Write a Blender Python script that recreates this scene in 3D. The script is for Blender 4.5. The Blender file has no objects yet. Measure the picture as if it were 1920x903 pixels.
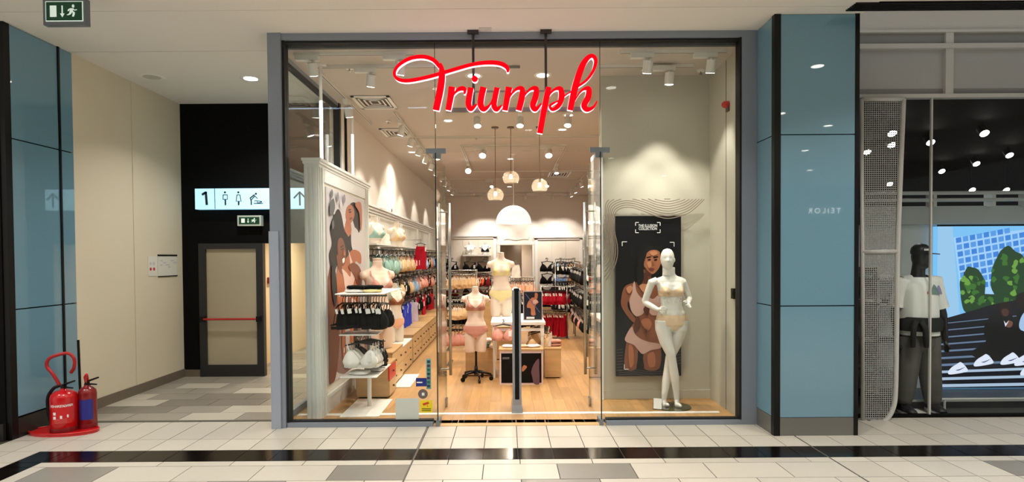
import bpy, math, random
from mathutils import Vector, Matrix
rnd = random.Random(11)
scene = bpy.context.scene
col = scene.collection
# ------------------------------------------------------------------ camera
FPX = 1100.0
PITCH, ROLL = 0.020, 0.007
CAM = Vector((0.0, 0.0, 1.7))
ROT = Matrix.Rotation(math.pi / 2 - PITCH, 3, 'X') @ Matrix.Rotation(-ROLL, 3, 'Z')
_d = ROT.transposed() @ Vector((0, 1, 0))
SX = (960 + FPX * _d.x / -_d.z - 950) / 1920
SY = (482 - 451.5 + FPX * _d.y / -_d.z) / 1920
cam_data = bpy.data.cameras.new('camera')
cam_data.sensor_width = 36.0
cam_data.lens = 36.0 * FPX / 1920
cam_data.shift_x, cam_data.shift_y = SX, SY
cam_data.clip_start, cam_data.clip_end = 0.05, 200
cam = bpy.data.objects.new('camera', cam_data)
cam.matrix_world = Matrix.Translation(CAM) @ ROT.to_4x4()
col.objects.link(cam)
scene.camera = cam
# ------------------------------------------------------------------ view, world
scene.view_settings.view_transform = 'Standard'
scene.view_settings.look = 'None'
scene.view_settings.gamma = 1.0
scene.view_settings.use_curve_mapping = False
scene.view_settings.exposure = 0.3
scene.cycles.max_bounces = 10
scene.cycles.transparent_max_bounces = 24
scene.cycles.sample_clamp_indirect = 6.0
world = bpy.data.worlds.new('world')
scene.world = world
world.use_nodes = True
world.node_tree.nodes['Background'].inputs[0].default_value = (1.0, 0.97, 0.93, 1)
world.node_tree.nodes['Background'].inputs[1].default_value = 0.5  # even ambient fill added through the open concourse ends, lifts the ceiling
MALL_W = 25.0          # watts of one concourse downlight
SPOT_W = 53.0          # watts of one shop track spot
DOWN_W = 20.0          # watts of one recessed shop downlight


def ray(u, v):
    x = (u - 960 + 1920 * SX) / FPX
    y = -(v - 451.5 - 1920 * SY) / FPX
    return ROT @ Vector((x, y, -1))


def at(u, v, Y):
    """world point on the plane y = Y seen at pixel (u, v)"""
    d = ray(u, v)
    return CAM + d * (Y / d.y)


def atz(u, v, z):
    d = ray(u, v)
    return CAM + d * ((z - CAM.z) / d.z)


def atx(u, v, X):
    d = ray(u, v)
    return CAM + d * (X / d.x)


# ------------------------------------------------------------------ materials
def lin(c):
    out = []
    for k in c[:3]:
        k = k / 255.0
        out.append(k / 12.92 if k <= 0.04045 else ((k + 0.055) / 1.055) ** 2.4)
    return (out[0], out[1], out[2], 1.0)


MATS = {}


def M(name, rgb=(200, 200, 200), rough=0.5, metal=0.0, var=0.0, noise=None, bump=None,
      emit=None, spec=0.5, wood=None, trans=0.0, coat=0.0):
    if name in MATS:
        return MATS[name]
    m = bpy.data.materials.new(name)
    m.use_nodes = True
    nt = m.node_tree
    b = nt.nodes['Principled BSDF']
    base = lin(rgb)
    b.inputs['Base Color'].default_value = base
    b.inputs['Roughness'].default_value = rough
    b.inputs['Metallic'].default_value = metal
    b.inputs['Specular IOR Level'].default_value = spec
    b.inputs['Transmission Weight'].default_value = trans
    b.inputs['Coat Weight'].default_value = coat
    src = None

    def scaled(src, fac_socket, lo, hi):
        mr = nt.nodes.new('ShaderNodeMapRange')
        mr.inputs['To Min'].default_value = lo
        mr.inputs['To Max'].default_value = hi
        nt.links.new(fac_socket, mr.inputs['Value'])
        hs = nt.nodes.new('ShaderNodeHueSaturation')
        nt.links.new(mr.outputs[0], hs.inputs['Value'])
        if src is None:
            hs.inputs['Color'].default_value = base
        else:
            nt.links.new(src, hs.inputs['Color'])
        return hs.outputs[0]
    tc = nt.nodes.new('ShaderNodeTexCoord')
    if wood:
        mp = nt.nodes.new('ShaderNodeMapping')
        mp.inputs['Scale'].default_value = wood
        nt.links.new(tc.outputs['Object'], mp.inputs[0])
        oi = nt.nodes.new('ShaderNodeObjectInfo')
        nz = nt.nodes.new('ShaderNodeTexNoise')
        nz.noise_dimensions = '4D'
        nz.inputs['Scale'].default_value = 1.0
        nz.inputs['Detail'].default_value = 5
        nz.inputs['Distortion'].default_value = 0.6
        ml = nt.nodes.new('ShaderNodeMath')
        ml.operation = 'MULTIPLY'
        ml.inputs[1].default_value = 40
        nt.links.new(oi.outputs['Random'], ml.inputs[0])
        nt.links.new(ml.outputs[0], nz.inputs['W'])
        nt.links.new(mp.outputs[0], nz.inputs['Vector'])
        src = scaled(src, nz.outputs[0], 0.72, 1.25)
    if var:
        oi = nt.nodes.new('ShaderNodeObjectInfo')
        src = scaled(src, oi.outputs['Random'], 1 - var, 1 + var)
    if noise:
        nz = nt.nodes.new('ShaderNodeTexNoise')
        nz.inputs['Scale'].default_value = noise[0]
        nz.inputs['Detail'].default_value = 4
        nt.links.new(tc.outputs['Object'], nz.inputs['Vector'])
        src = scaled(src, nz.outputs[0], 1 - noise[1], 1 + noise[1])
    if src is not None:
        nt.links.new(src, b.inputs['Base Color'])
    if bump:
        nz = nt.nodes.new('ShaderNodeTexNoise')
        nz.inputs['Scale'].default_value = bump[0]
        nt.links.new(tc.outputs['Object'], nz.inputs['Vector'])
        bp = nt.nodes.new('ShaderNodeBump')
        bp.inputs['Strength'].default_value = bump[1]
        bp.inputs['Distance'].default_value = 0.01
        nt.links.new(nz.outputs[0], bp.inputs['Height'])
        nt.links.new(bp.outputs[0], b.inputs['Normal'])
    if emit:
        b.inputs['Emission Color'].default_value = lin(emit[0])
        b.inputs['Emission Strength'].default_value = emit[1]
    MATS[name] = m
    return m


def glass_mat(name, tint=(250, 253, 251), ior=1.5, rough=0.0, strength=1.0):
    m = bpy.data.materials.new(name)
    m.use_nodes = True
    nt = m.node_tree
    nt.nodes.remove(nt.nodes['Principled BSDF'])
    out = nt.nodes['Material Output']
    tr = nt.nodes.new('ShaderNodeBsdfTransparent')
    tr.inputs[0].default_value = lin(tint)
    gl = nt.nodes.new('ShaderNodeBsdfGlossy')
    gl.inputs['Roughness'].default_value = rough
    gl.inputs['Color'].default_value = (strength, strength, strength, 1)
    f0 = ((ior - 1) / (ior + 1)) ** 2
    lw = nt.nodes.new('ShaderNodeLayerWeight')
    lw.inputs['Blend'].default_value = 0.5
    pw = nt.nodes.new('ShaderNodeMath')
    pw.operation = 'POWER'
    pw.inputs[1].default_value = 5.0
    nt.links.new(lw.outputs['Facing'], pw.inputs[0])
    fr = nt.nodes.new('ShaderNodeMapRange')
    fr.inputs['To Min'].default_value = f0
    fr.inputs['To Max'].default_value = 1.0
    nt.links.new(pw.outputs[0], fr.inputs['Value'])
    mx = nt.nodes.new('ShaderNodeMixShader')
    nt.links.new(fr.outputs[0], mx.inputs[0])
    nt.links.new(tr.outputs[0], mx.inputs[1])
    nt.links.new(gl.outputs[0], mx.inputs[2])
    nt.links.new(mx.outputs[0], out.inputs[0])
    MATS[name] = m
    return m


def mesh_mat(name, rgb, scale, open_):
    """perforated sheet: round holes in a painted sheet"""
    m = M(name, rgb, 0.5)
    nt = m.node_tree
    b = nt.nodes['Principled BSDF']
    tc = nt.nodes.new('ShaderNodeTexCoord')
    vo = nt.nodes.new('ShaderNodeTexVoronoi')
    vo.inputs['Scale'].default_value = scale
    vo.inputs['Randomness'].default_value = 0.0
    nt.links.new(tc.outputs['Object'], vo.inputs['Vector'])
    gt = nt.nodes.new('ShaderNodeMath')
    gt.operation = 'GREATER_THAN'
    gt.inputs[1].default_value = open_
    nt.links.new(vo.outputs['Distance'], gt.inputs[0])
    nt.links.new(gt.outputs[0], b.inputs['Alpha'])
    return m


# ------------------------------------------------------------------ mesh builder
def catmull(pts, n=6, closed=False):
    P = [Vector(p) for p in pts]
    out = []
    N = len(P)
    segs = N if closed else N - 1
    for i in range(segs):
        if closed:
            p0, p1, p2, p3 = P[(i - 1) % N], P[i], P[(i + 1) % N], P[(i + 2) % N]
        else:
            p0, p1, p2, p3 = P[max(i - 1, 0)], P[i], P[i + 1], P[min(i + 2, N - 1)]
        for k in range(n):
            t = k / n
            out.append(0.5 * ((2 * p1) + (p2 - p0) * t + (2 * p0 - 5 * p1 + 4 * p2 - p3) * t * t
                              + (3 * p1 - p0 - 3 * p2 + p3) * t ** 3))
    if not closed:
        out.append(P[-1])
    return out


class MB:
    def __init__(self):
        self.v, self.f, self.mi = [], [], []
        self.slot = 0

    def add(self, vs, fs):
        k = len(self.v)
        self.v += [tuple(p) for p in vs]
        self.f += [tuple(i + k for i in f) for f in fs]
        self.mi += [self.slot] * len(fs)
        return self

    def box(self, x0, x1, y0, y1, z0, z1):
        vs = [(x0, y0, z0), (x1, y0, z0), (x1, y1, z0), (x0, y1, z0),
              (x0, y0, z1), (x1, y0, z1), (x1, y1, z1), (x0, y1, z1)]
        return self.add(vs, [(0, 3, 2, 1), (4, 5, 6, 7), (0, 1, 5, 4), (1, 2, 6, 5), (2, 3, 7, 6), (3, 0, 4, 7)])

    def cbox(self, c, s, mat=None):
        """box centred at c, optionally turned by a 3x3 matrix"""
        k = len(self.v)
        self.box(-s[0] / 2, s[0] / 2, -s[1] / 2, s[1] / 2, -s[2] / 2, s[2] / 2)
        for i in range(k, len(self.v)):
            p = Vector(self.v[i])
            if mat is not None:
                p = mat @ p
            self.v[i] = tuple(p + Vector(c))
        return self

    def tube(self, pts, r, n=8, caps=True, closed=False, flat=1.0):
        pts = [Vector(p) for p in pts]
        N = len(pts)
        rs = r if isinstance(r, (list, tuple)) else [r] * N
        vs, fs = [], []
        up = None
        for i in range(N):
            if closed:
                t = (pts[(i + 1) % N] - pts[i - 1]).normalized()
            else:
                t = (pts[min(i + 1, N - 1)] - pts[max(i - 1, 0)])
                t = t.normalized() if t.length > 1e-9 else Vector((0, 0, 1))
            if up is None:
                up = t.orthogonal().normalized()
            a = (up - t * up.dot(t))
            a = a.normalized() if a.length > 1e-6 else t.orthogonal().normalized()
            up = a
            b = t.cross(a)
            for k in range(n):
                th = 2 * math.pi * k / n
                vs.append(pts[i] + (a * math.cos(th) + b * math.sin(th) * flat) * rs[i])
        M_ = N if closed else N - 1
        for i in range(M_):
            for k in range(n):
                j = (i + 1) % N
                fs.append((i * n + k, i * n + (k + 1) % n, j * n + (k + 1) % n, j * n + k))
        if caps and not closed:
            fs.append(tuple(range(n - 1, -1, -1)))
            fs.append(tuple((N - 1) * n + k for k in range(n)))
        return self.add(vs, fs)

    def cyl(self, a, b, r, n=16, r2=None):
        return self.tube([a, b], [r, r if r2 is None else r2], n)

    def lathe(self, prof, c=(0, 0, 0), n=24, caps=True):
        vs, fs = [], []
        for r, z in prof:
            for k in range(n):
                th = 2 * math.pi * k / n
                vs.append((c[0] + r * math.cos(th), c[1] + r * math.sin(th), c[2] + z))
        for i in range(len(prof) - 1):
            for k in range(n):
                fs.append((i * n + k, i * n + (k + 1) % n, (i + 1) * n + (k + 1) % n, (i + 1) * n + k))
        if caps:
            fs.append(tuple(range(n - 1, -1, -1)))
            fs.append(tuple((len(prof) - 1) * n + k for k in range(n)))
        return self.add(vs, fs)

    def loft(self, rings, caps=True, closed_ring=True):
        n = len(rings[0])
        vs = [p for r_ in rings for p in r_]
        fs = []
        m = n if closed_ring else n - 1
        for i in range(len(rings) - 1):
            for k in range(m):
                fs.append((i * n + k, i * n + (k + 1) % n, (i + 1) * n + (k + 1) % n, (i + 1) * n + k))
        if caps and closed_ring:
            fs.append(tuple(range(n - 1, -1, -1)))
            fs.append(tuple((len(rings) - 1) * n + k for k in range(n)))
        return self.add(vs, fs)

    def ellipsoid(self, c, r, n=16, m=10, zmin=-1, zmax=1):
        rings = []
        for i in range(m + 1):
            s = zmin + (zmax - zmin) * i / m
            s = math.sin(math.pi / 2 * s)
            q = math.sqrt(max(1e-4, 1 - s * s))
            rings.append([(c[0] + r[0] * q * math.cos(2 * math.pi * k / n), c[1] + r[1] * q * math.sin(2 * math.pi * k / n),
                           c[2] + r[2] * s) for k in range(n)])
        return self.loft(rings)

    def prism(self, pts, mapf, t0, t1):
        """closed 2-D outline pts swept from depth t0 to t1; mapf(a, b, t) -> point"""
        n = len(pts)
        vs = [mapf(p[0], p[1], t0) for p in pts] + [mapf(p[0], p[1], t1) for p in pts]
        fs = [tuple(range(n)), tuple(range(2 * n - 1, n - 1, -1))]
        fs += [(k, n + k, n + (k + 1) % n, (k + 1) % n) for k in range(n)]
        return self.add(vs, fs)

    def ribbon(self, pts, ws, mapf, t0, t1, n=6):
        """flat stroke of varying width, swept to a solid"""
        c = catmull([(p[0], p[1], w) for p, w in zip(pts, ws)], n)
        L, Rr = [], []
        for i, p in enumerate(c):
            t = c[min(i + 1, len(c) - 1)] - c[max(i - 1, 0)]
            d = Vector((t.x, t.y))
            d = d.normalized() if d.length > 1e-9 else Vector((1, 0))
            nx, ny = -d.y, d.x
            w = max(p.z, 0.001) / 2
            L.append((p.x + nx * w, p.y + ny * w))
            Rr.append((p.x - nx * w, p.y - ny * w))
        rings = []
        for a, b in zip(L, Rr):
            rings.append([mapf(a[0], a[1], t0), mapf(b[0], b[1], t0), mapf(b[0], b[1], t1), mapf(a[0], a[1], t1)])
        return self.loft(rings)

    def build(self, name, mat, parent=None, smooth=False, loc=None):
        """link as one mesh object; vertices are world coordinates, brought into the parent's frame"""
        off = Vector((0, 0, 0))
        p = parent
        while p is not None:
            off += p.location
            p = p.parent
        if loc is not None:
            off = off + Vector(loc)
        me = bpy.data.meshes.new(name)
        me.from_pydata([(x - off.x, y - off.y, z - off.z) for x, y, z in self.v], [], self.f)
        mats = mat if isinstance(mat, (list, tuple)) else [mat]
        for m in mats:
            me.materials.append(m)
        if len(mats) > 1:
            me.polygons.foreach_set('material_index', self.mi)
        if smooth:
            me.polygons.foreach_set('use_smooth', [True] * len(self.f))
        me.update()
        o = bpy.data.objects.new(name, me)
        if loc is not None:
            o.location = loc
        col.objects.link(o)
        if parent is not None:
            o.parent = parent
        return o


def tag(o, label=None, cat=None, group=None, kind=None):
    if label:
        o['label'] = label
    if cat:
        o['category'] = cat
    if group:
        o['group'] = group
    if kind:
        o['kind'] = kind
    return o


def thing(name, label, cat, loc=(0, 0, 0), group=None):
    o = bpy.data.objects.new(name, None)
    o.location = loc
    o.empty_display_size = 0.05
    col.objects.link(o)
    return tag(o, label, cat, group)


def struct(name, mb, mat, parent=None, smooth=False):
    o = mb.build(name, mat, parent, smooth)
    if parent is None:
        o['kind'] = 'structure'
    return o


def copy_tree(o, parent=None):
    c = o.copy()
    col.objects.link(c)
    c.parent = parent
    for ch in o.children:
        copy_tree(ch, c)
    return c


def inst(me, name, parent, loc, rotz=0.0, scale=None):
    o = bpy.data.objects.new(name, me)
    o.location = loc
    o.rotation_euler.z = rotz
    if scale:
        o.scale = scale
    col.objects.link(o)
    o.parent = parent
    return o


def bx(*a):
    return MB().box(*a)


def bevel(o, w=0.006, seg=2):
    m = o.modifiers.new('bevel', 'BEVEL')
    m.width = w
    m.segments = seg
    m.limit_method = 'ANGLE'
    return o


def text_mesh(name, s, size, mat, mapf, parent, align='CENTER', spacing=1.0, line=1.0, bold=0.0):
    """lettering as a flat mesh; mapf(a, b) takes text plane coordinates to the world"""
    cu = bpy.data.curves.new(name, 'FONT')
    cu.body = s
    cu.size = size
    cu.align_x = align
    cu.align_y = 'CENTER'
    cu.space_character = spacing
    cu.space_line = line
    cu.offset = bold
    cu.fill_mode = 'FRONT' if hasattr(cu, 'fill_mode') else cu.fill_mode
    cu.resolution_u = 3
    tmp = bpy.data.objects.new(name, cu)
    col.objects.link(tmp)
    me = bpy.data.meshes.new_from_object(tmp)
    vs = [tuple(mapf(p.co.x, p.co.y)) for p in me.vertices]
    fs = [tuple(p.vertices) for p in me.polygons]
    bpy.data.objects.remove(tmp)
    bpy.data.meshes.remove(me)
    return tag(MB().add(vs, fs).build(name, mat, parent), kind='stuff')


def light(name, kind, loc, energy, parent=None, color=(1, 0.9, 0.78), size=0.1, aim=None, spot=80, blend=0.6):
    d = bpy.data.lights.new(name, kind)
    d.energy = energy
    d.color = color
    if kind == 'AREA':
        d.shape = 'DISK'
        d.size = size
        d.spread = math.radians(125)
    else:
        d.shadow_soft_size = size
    if kind == 'SPOT':
        d.spot_size = math.radians(spot)
        d.spot_blend = blend
    o = bpy.data.objects.new(name, d)
    off = Vector((0, 0, 0))
    p = parent
    while p is not None:
        off += p.location
        p = p.parent
    o.location = Vector(loc) - off
    if aim is not None:
        o.rotation_euler = (Vector(aim) - Vector(loc)).to_track_quat('-Z', 'Y').to_euler()
    col.objects.link(o)
    if parent is not None:
        o.parent = parent
    return o
# ------------------------------------------------------------------ materials used all over
m_ceil = M('ceiling_paint', (232, 228, 220), 0.9, noise=(1.5, 0.02))
m_shopceil = M('shop_ceiling_paint', (196, 186, 176), 0.9)
m_cream = M('cream_wall_paint', (222, 212, 188), 0.8, noise=(1.2, 0.03))
m_shopwall = M('warm_white_wall', (232, 223, 214), 0.8)
m_greige = M('grey_beige_wall', (190, 186, 170), 0.8, noise=(1.5, 0.02))
m_black = M('black_paint', (4, 4, 4), 0.75, spec=0.15)
m_blacktrim = M('black_metal', (8, 8, 9), 0.4, spec=0.3)
m_frame = M('blue_grey_aluminium', (138, 147, 160), 0.4, metal=0.15)
m_frame2 = M('pale_aluminium', (160, 170, 186), 0.4, metal=0.15)
m_gasket = M('gasket_rubber', (20, 20, 22), 0.6)
m_blueglass = M('blue_backpainted_glass', (110, 150, 170), 0.02, spec=0.5, coat=0.3)
m_plinth = M('brushed_grey_plinth', (118, 117, 112), 0.4, metal=0.3)
m_tile = M('pale_floor_tile', (188, 183, 172), 0.4, var=0.07, noise=(14, 0.04))
m_tilegrey = M('grey_floor_tile', (132, 129, 122), 0.3, var=0.06, noise=(14, 0.05))
m_grout = M('dark_grout', (58, 53, 47), 0.9)
m_granite = M('black_granite', (14, 9, 8), 0.16, spec=0.25, var=0.2, noise=(60, 0.3))
m_plank = M('oak_floor_plank', (178, 137, 88), 0.42, var=0.16, wood=(26, 2.2, 6))
m_ctile = [M('corridor_tile_light', (184, 178, 164), 0.4, var=0.04, noise=(5, 0.06)),
           M('corridor_tile_mid', (146, 140, 129), 0.4, var=0.06, noise=(5, 0.08)),
           M('corridor_tile_dark', (122, 116, 107), 0.4, var=0.06, noise=(5, 0.08))]
m_skirt = M('stone_skirting', (112, 102, 88), 0.5, noise=(12, 0.1))
m_white = M('white_lacquer', (238, 236, 232), 0.35)
m_offwhite = M('off_white_panel', (228, 224, 214), 0.5)
m_chrome = M('brushed_steel', (165, 165, 160), 0.25, metal=0.9)
m_glass = glass_mat('shop_glass', (252, 254, 253), 1.25)
m_glass2 = glass_mat('door_glass', (252, 254, 253), 1.25)
m_glass3 = glass_mat('sport_shop_glass', (252, 254, 254), 1.2)
m_edge = M('glass_edge', (32, 44, 40), 0.2)

F = 5.94          # plane of the shop window
CEIL = 3.94       # concourse ceiling
SC = 3.84         # shop ceiling
XL, XR = -2.33, 2.45
YB = 20.6

# ------------------------------------------------------------------ concourse floor
g = 0.0035
floor = struct('floor', bx(-9, 12, -8, 6.12, -0.06, -0.004), m_grout)
_tm = {}


def tile(x0, x1, y0, y1, mat, parent, name='floor_tile', h=0.012):
    w, d = round(x1 - x0 - 2 * g, 3), round(y1 - y0 - 2 * g, 3)
    key = (w, d, mat.name)
    if key not in _tm:
        o = bx(-w / 2, w / 2, -d / 2, d / 2, -h, 0).build(name, mat)
        _tm[key] = o.data
        bpy.data.objects.remove(o)
    return inst(_tm[key], name, parent, ((x0 + x1) / 2, (y0 + y1) / 2, 0))


def xs_row(first, step, lo, hi, joints=()):
    k0 = math.ceil((lo - first) / step)
    xs = [lo] + [first + step * k for k in range(k0, int((hi - first) / step) + 1)] + [hi]
    xs += list(joints)
    xs = sorted(set(round(x, 3) for x in xs))
    out = [xs[0]]
    for x in xs[1:]:
        if x - out[-1] > 0.05:
            out.append(x)
    return out


J1, J2 = -0.8, 2.7
rows = [(5.516, 6.115, 0.086, 0.3, 'A'), (5.196, 5.516, 0.086, 0.3, 'A'), (4.908, 5.196, 0.086, 0.3, 'B'),
        (4.795, 4.908, -1.1, 0.6, 'A'), (4.463, 4.795, -0.8, 0.6, 'C'), (4.13, 4.463, -1.1, 0.6, 'D'),
        (3.8, 4.13, -0.8, 0.6, 'A')]
for y0, y1, first, step, kind in rows:
    lo, hi = (-4.7, 5.9)
    if y1 <= 5.3:
        lo = -5.6
    xs = xs_row(first, step, lo, J2)
    if y1 <= 5.2:
        xs = sorted([x for x in xs if abs(x + 4.17) > 0.05 and not -4.2 < x < -3.88] + [-4.17, -3.93])
    xs2 = xs_row(J2, 0.3, J2, hi)
    for a, b in list(zip(xs, xs[1:])) + list(zip(xs2, xs2[1:])):
        c = (a + b) / 2
        m = m_tile
        if kind == 'B' and c > -4.17:
            m = m_granite
        if kind in 'ACD' and y1 < 5.0 and abs(c + 4.05) < 0.03:
            m = m_granite
        if kind == 'C' and (abs(c + 1.1) < 0.1 or abs(c - 0.7) < 0.1 or abs(c + 3.5) < 0.1):
            m = m_tilegrey
        if kind == 'C' and c > 3.9:
            m = m_tilegrey
        if kind == 'D' and (abs(c + 2.0) < 0.1 or abs(c - 0.4) < 0.1):
            m = m_tilegrey
        tile(a, b, y0, y1, m, floor)
for jx, nm in ((J1, 'trim_1'), (J2, 'trim_2')):
    struct(nm, bx(jx - 0.007, jx + 0.007, 3.8, 6.1, -0.003, 0.0008), M('joint_strip', (96, 92, 86), 0.4, metal=0.4))
# the rest of the concourse floor, behind and beside the view
struct('floor_concourse', bx(-9, 12, -8, 3.795, -0.004, 0.0), m_tile)

# ------------------------------------------------------------------ concourse ceiling
ceiling = struct('ceiling', MB().box(-9, 3.32, -8, 5.33, CEIL, CEIL + 0.1).box(3.32, 12, -8, 5.24, CEIL, CEIL + 0.1)
                 .box(-9, 3.32, 5.338, 6.0, CEIL, CEIL + 0.1).box(-9, XL - 0.06, 6.0, 6.36, CEIL, CEIL + 0.1)
                 .box(-9, 3.32, 5.3, 5.36, CEIL + 0.02, CEIL + 0.1), m_ceil)
struct('ceiling_corridor', bx(-4.8, XL - 0.04, 6.372, 8.6, CEIL, CEIL + 0.1), m_ceil)
struct('ceiling_recess', MB().box(3.32, 12, 5.42, 6.2, 4.5, 4.55).box(3.32, 12, 5.24, 5.44, CEIL + 0.12, CEIL + 0.16), m_ceil)
gr = thing('ceiling_grille', 'long black slotted air grille in the ceiling before the sportswear shop', 'vent', (3.3, 5.3, CEIL))
for k in range(6):
    y = 5.255 + k * 0.03
    bx(3.12, 9, y, y + 0.013, CEIL - 0.012, CEIL + 0.05).build('slat', m_blacktrim, gr)
bx(3.12, 9, 5.24, 5.43, CEIL + 0.05, CEIL + 0.07).build('backing', m_black, gr)

# opposite side of the concourse, seen only as reflection
struct('wall_opposite', bx(-9, 12, -8.1, -8, 0, CEIL), M('opposite_wall', (70, 69, 67), 0.7))
op = thing('shop_sign', 'white lettered jeweller sign on the opposite side of the concourse', 'sign', (10.2, -7.95, 3.15))
m_opl = M('white_sign_light', (255, 255, 255), 0.5, emit=((255, 250, 240), 6))
text_mesh('lettering', 'TEILOR', 0.24, m_opl, lambda a, b: (10.25 - a, -7.93, 3.12 + b), op, spacing=1.45)

# ------------------------------------------------------------------ corridor on the left
cfl = struct('floor_corridor', bx(-4.75, XL, 6.115, 12.0, -0.06, -0.004), m_grout)
rr = random.Random(4)
yy, k = 6.17, 0
while yy < 11.9:
    y1 = yy + 0.31
    xs = xs_row(-4.7 + (0.3 if k % 2 else 0.0), 0.6, -4.7, XL - 0.05)
    for a, b in zip(xs, xs[1:]):
        tile(a, b, yy, y1, m_ctile[rr.choice([0, 1, 1, 2, 2, 1])], cfl)
    yy, k = y1, k + 1
struct('trim_3', bx(-4.7, XL - 0.06, 6.115, 6.165, -0.004, 0.004), M('threshold_strip', (92, 88, 80), 0.5, metal=0.3))
wl = struct('wall_left', MB().box(-4.8, -4.7, 6.4, 7.4, 0, CEIL).box(-4.8, -4.697, 7.404, 8.6, 0, CEIL), m_cream)
struct('baseboard_left', bx(-4.7, -4.684, 6.42, 8.5, 0, 0.115), m_skirt)
# black end wall with the door and the opening
YE = 8.5
dx0, dx1 = at(376, 600, YE).x, at(496, 600, YE).x
dz = at(430, 456, YE).z
hx1 = at(600, 600, YE).x
struct('wall_end', MB().box(-4.7, dx0, YE, YE + 0.15, 0, CEIL).box(dx0, XL, YE, YE + 0.15, dz, CEIL)
       .box(hx1, XL, YE, YE + 0.15, 0, dz), m_black)
struct('baseboard_end', bx(-4.684, dx0, YE - 0.016, YE, 0, 0.1), m_skirt)
struct('wall_hall', MB().box(-6, XL, 11.9, 12, 0, 2.7).box(-4.0, -3.9, YE + 0.15, 11.9, 0, 2.7), M('hall_wall_paint', (216, 196, 160), 0.8))
struct('baseboard_hall', bx(-3.9, XL - 0.1, 11.885, 11.9, 0, 0.11), m_skirt)
struct('ceiling_hall', bx(-6, XL - 0.05, YE + 0.15, 12, 2.6, 2.7), m_ceil)
hl = thing('hall_ceiling_light', 'small recessed light in the hall behind the black wall', 'ceiling light', (-3.1, 10.3, 2.6))
MB().lathe([(0.09, -0.012), (0.1, 0.0)], (-3.1, 10.3, 2.6), 20).build('trim_ring', m_white, hl)
light('hall_lamp', 'AREA', (-3.1, 10.3, 2.58), 38, hl, (1, 0.86, 0.66), 0.16, (-3.1, 10.3, 0))
# hall end: framed picture
hp = thing('hall_poster', 'dark framed picture on the beige hall wall seen through the side glass', 'poster', at(560, 530, 11.87))
c = at(560, 530, 11.86)
bx(c.x - 0.12, c.x + 0.12, 11.86, 11.885, c.z - 0.3, c.z + 0.3).build('picture_frame', M('dark_brown', (60, 40, 32), 0.5), hp)
bx(c.x - 0.09, c.x + 0.09, 11.852, 11.86, c.z - 0.26, c.z + 0.26).build('print', M('dull_red', (122, 74, 62), 0.5), hp)
al = thing('wall_call_point', 'small red call point on the hall wall beside the dark door', 'alarm', (-3.88, 9.6, 1.3))
MB().box(-3.9, -3.86, 9.55, 9.65, 1.3, 1.4).build('housing', M('alarm_red', (196, 34, 30), 0.4), al)
MB().cyl((-3.86, 9.6, 1.35), (-3.85, 9.6, 1.35), 0.02).build('button', m_black, al)

# corridor door
dr = thing('door_1', 'dark framed corridor door with frosted glass panes and red push bar', 'door', ((dx0 + dx1) / 2, YE, 0))
dr['kind'] = 'structure'
y0 = YE - 0.03
m_ddark = M('anthracite_frame', (38, 38, 40), 0.45)
b = MB().box(dx0, dx0 + 0.1, y0, YE + 0.06, 0, dz).box(dx1 - 0.1, dx1, y0, YE + 0.06, 0, dz).box(dx0 + 0.1, dx1 - 0.1, y0, YE + 0.06, dz - 0.08, dz)
b.box(dx0 + 0.1, dx1 - 0.1, y0, YE + 0.06, 0, 0.17)
b.build('door_frame', m_ddark, dr)
zb = at(430, 597, YE).z
m_frost = M('frosted_glass', (176, 166, 142), 0.35)
bx(dx0 + 0.1, dx1 - 0.1, YE, YE + 0.02, 0.17, zb).build('pane', m_frost, dr)
bx(dx0 + 0.1, dx1 - 0.1, YE, YE + 0.02, zb, dz - 0.08).build('pane', m_frost, dr)
pb = MB().cyl((dx0 + 0.06, y0 - 0.05, zb), (dx1 - 0.06, y0 - 0.05, zb), 0.015).build('push_bar', M('push_bar_red', (176, 26, 28), 0.4), dr)
for x in (dx0 + 0.06, dx1 - 0.06):
    bx(x - 0.025, x + 0.025, y0 - 0.065, y0, zb - 0.04, zb + 0.04).build('bracket', m_blacktrim, pb)

# ------------------------------------------------------------------ blue clad pillar on the left
lc = thing('pillar_left', 'blue glass clad pillar face left of the cream corridor wall', 'pillar', (-4.7, 5.9, 0))
PX_ = -4.7
bx(-6.2, PX_ - 0.03, 5.58, 6.4, 0, CEIL).build('core', m_black, lc)
bx(PX_ - 0.05, PX_ + 0.003, 5.53, 5.6, 0, CEIL).build('corner_trim', m_blacktrim, lc)
zj = [0.2, atx(75, 575, PX_).z, atx(75, 272, PX_).z, CEIL]
for a, b_ in zip(zj, zj[1:]):
    for ya, yb in ((5.605, 6.19), (6.215, 6.4)):
        bx(PX_ - 0.03, PX_, ya, yb, a + 0.006, b_ - 0.006).build('glass_panel', m_blueglass, lc)
bx(PX_ - 0.03, PX_ + 0.012, 6.19, 6.215, 0, CEIL).build('joint_strip', m_blacktrim, lc)
bx(PX_ - 0.03, PX_ + 0.004, 5.6, 6.4, 0, 0.19).build('plinth', M('dark_plinth', (34, 32, 30), 0.4), lc)
# dark neighbouring front at the very left
struct('wall_dark_front', bx(-9, PX_ - 0.05, 5.52, 5.58, 0, CEIL), m_black)
struct('baseboard_dark_front', bx(-9, PX_ - 0.05, 5.49, 5.52, 0, 0.16), M('dark_plinth2', (30, 29, 28), 0.35))

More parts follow.
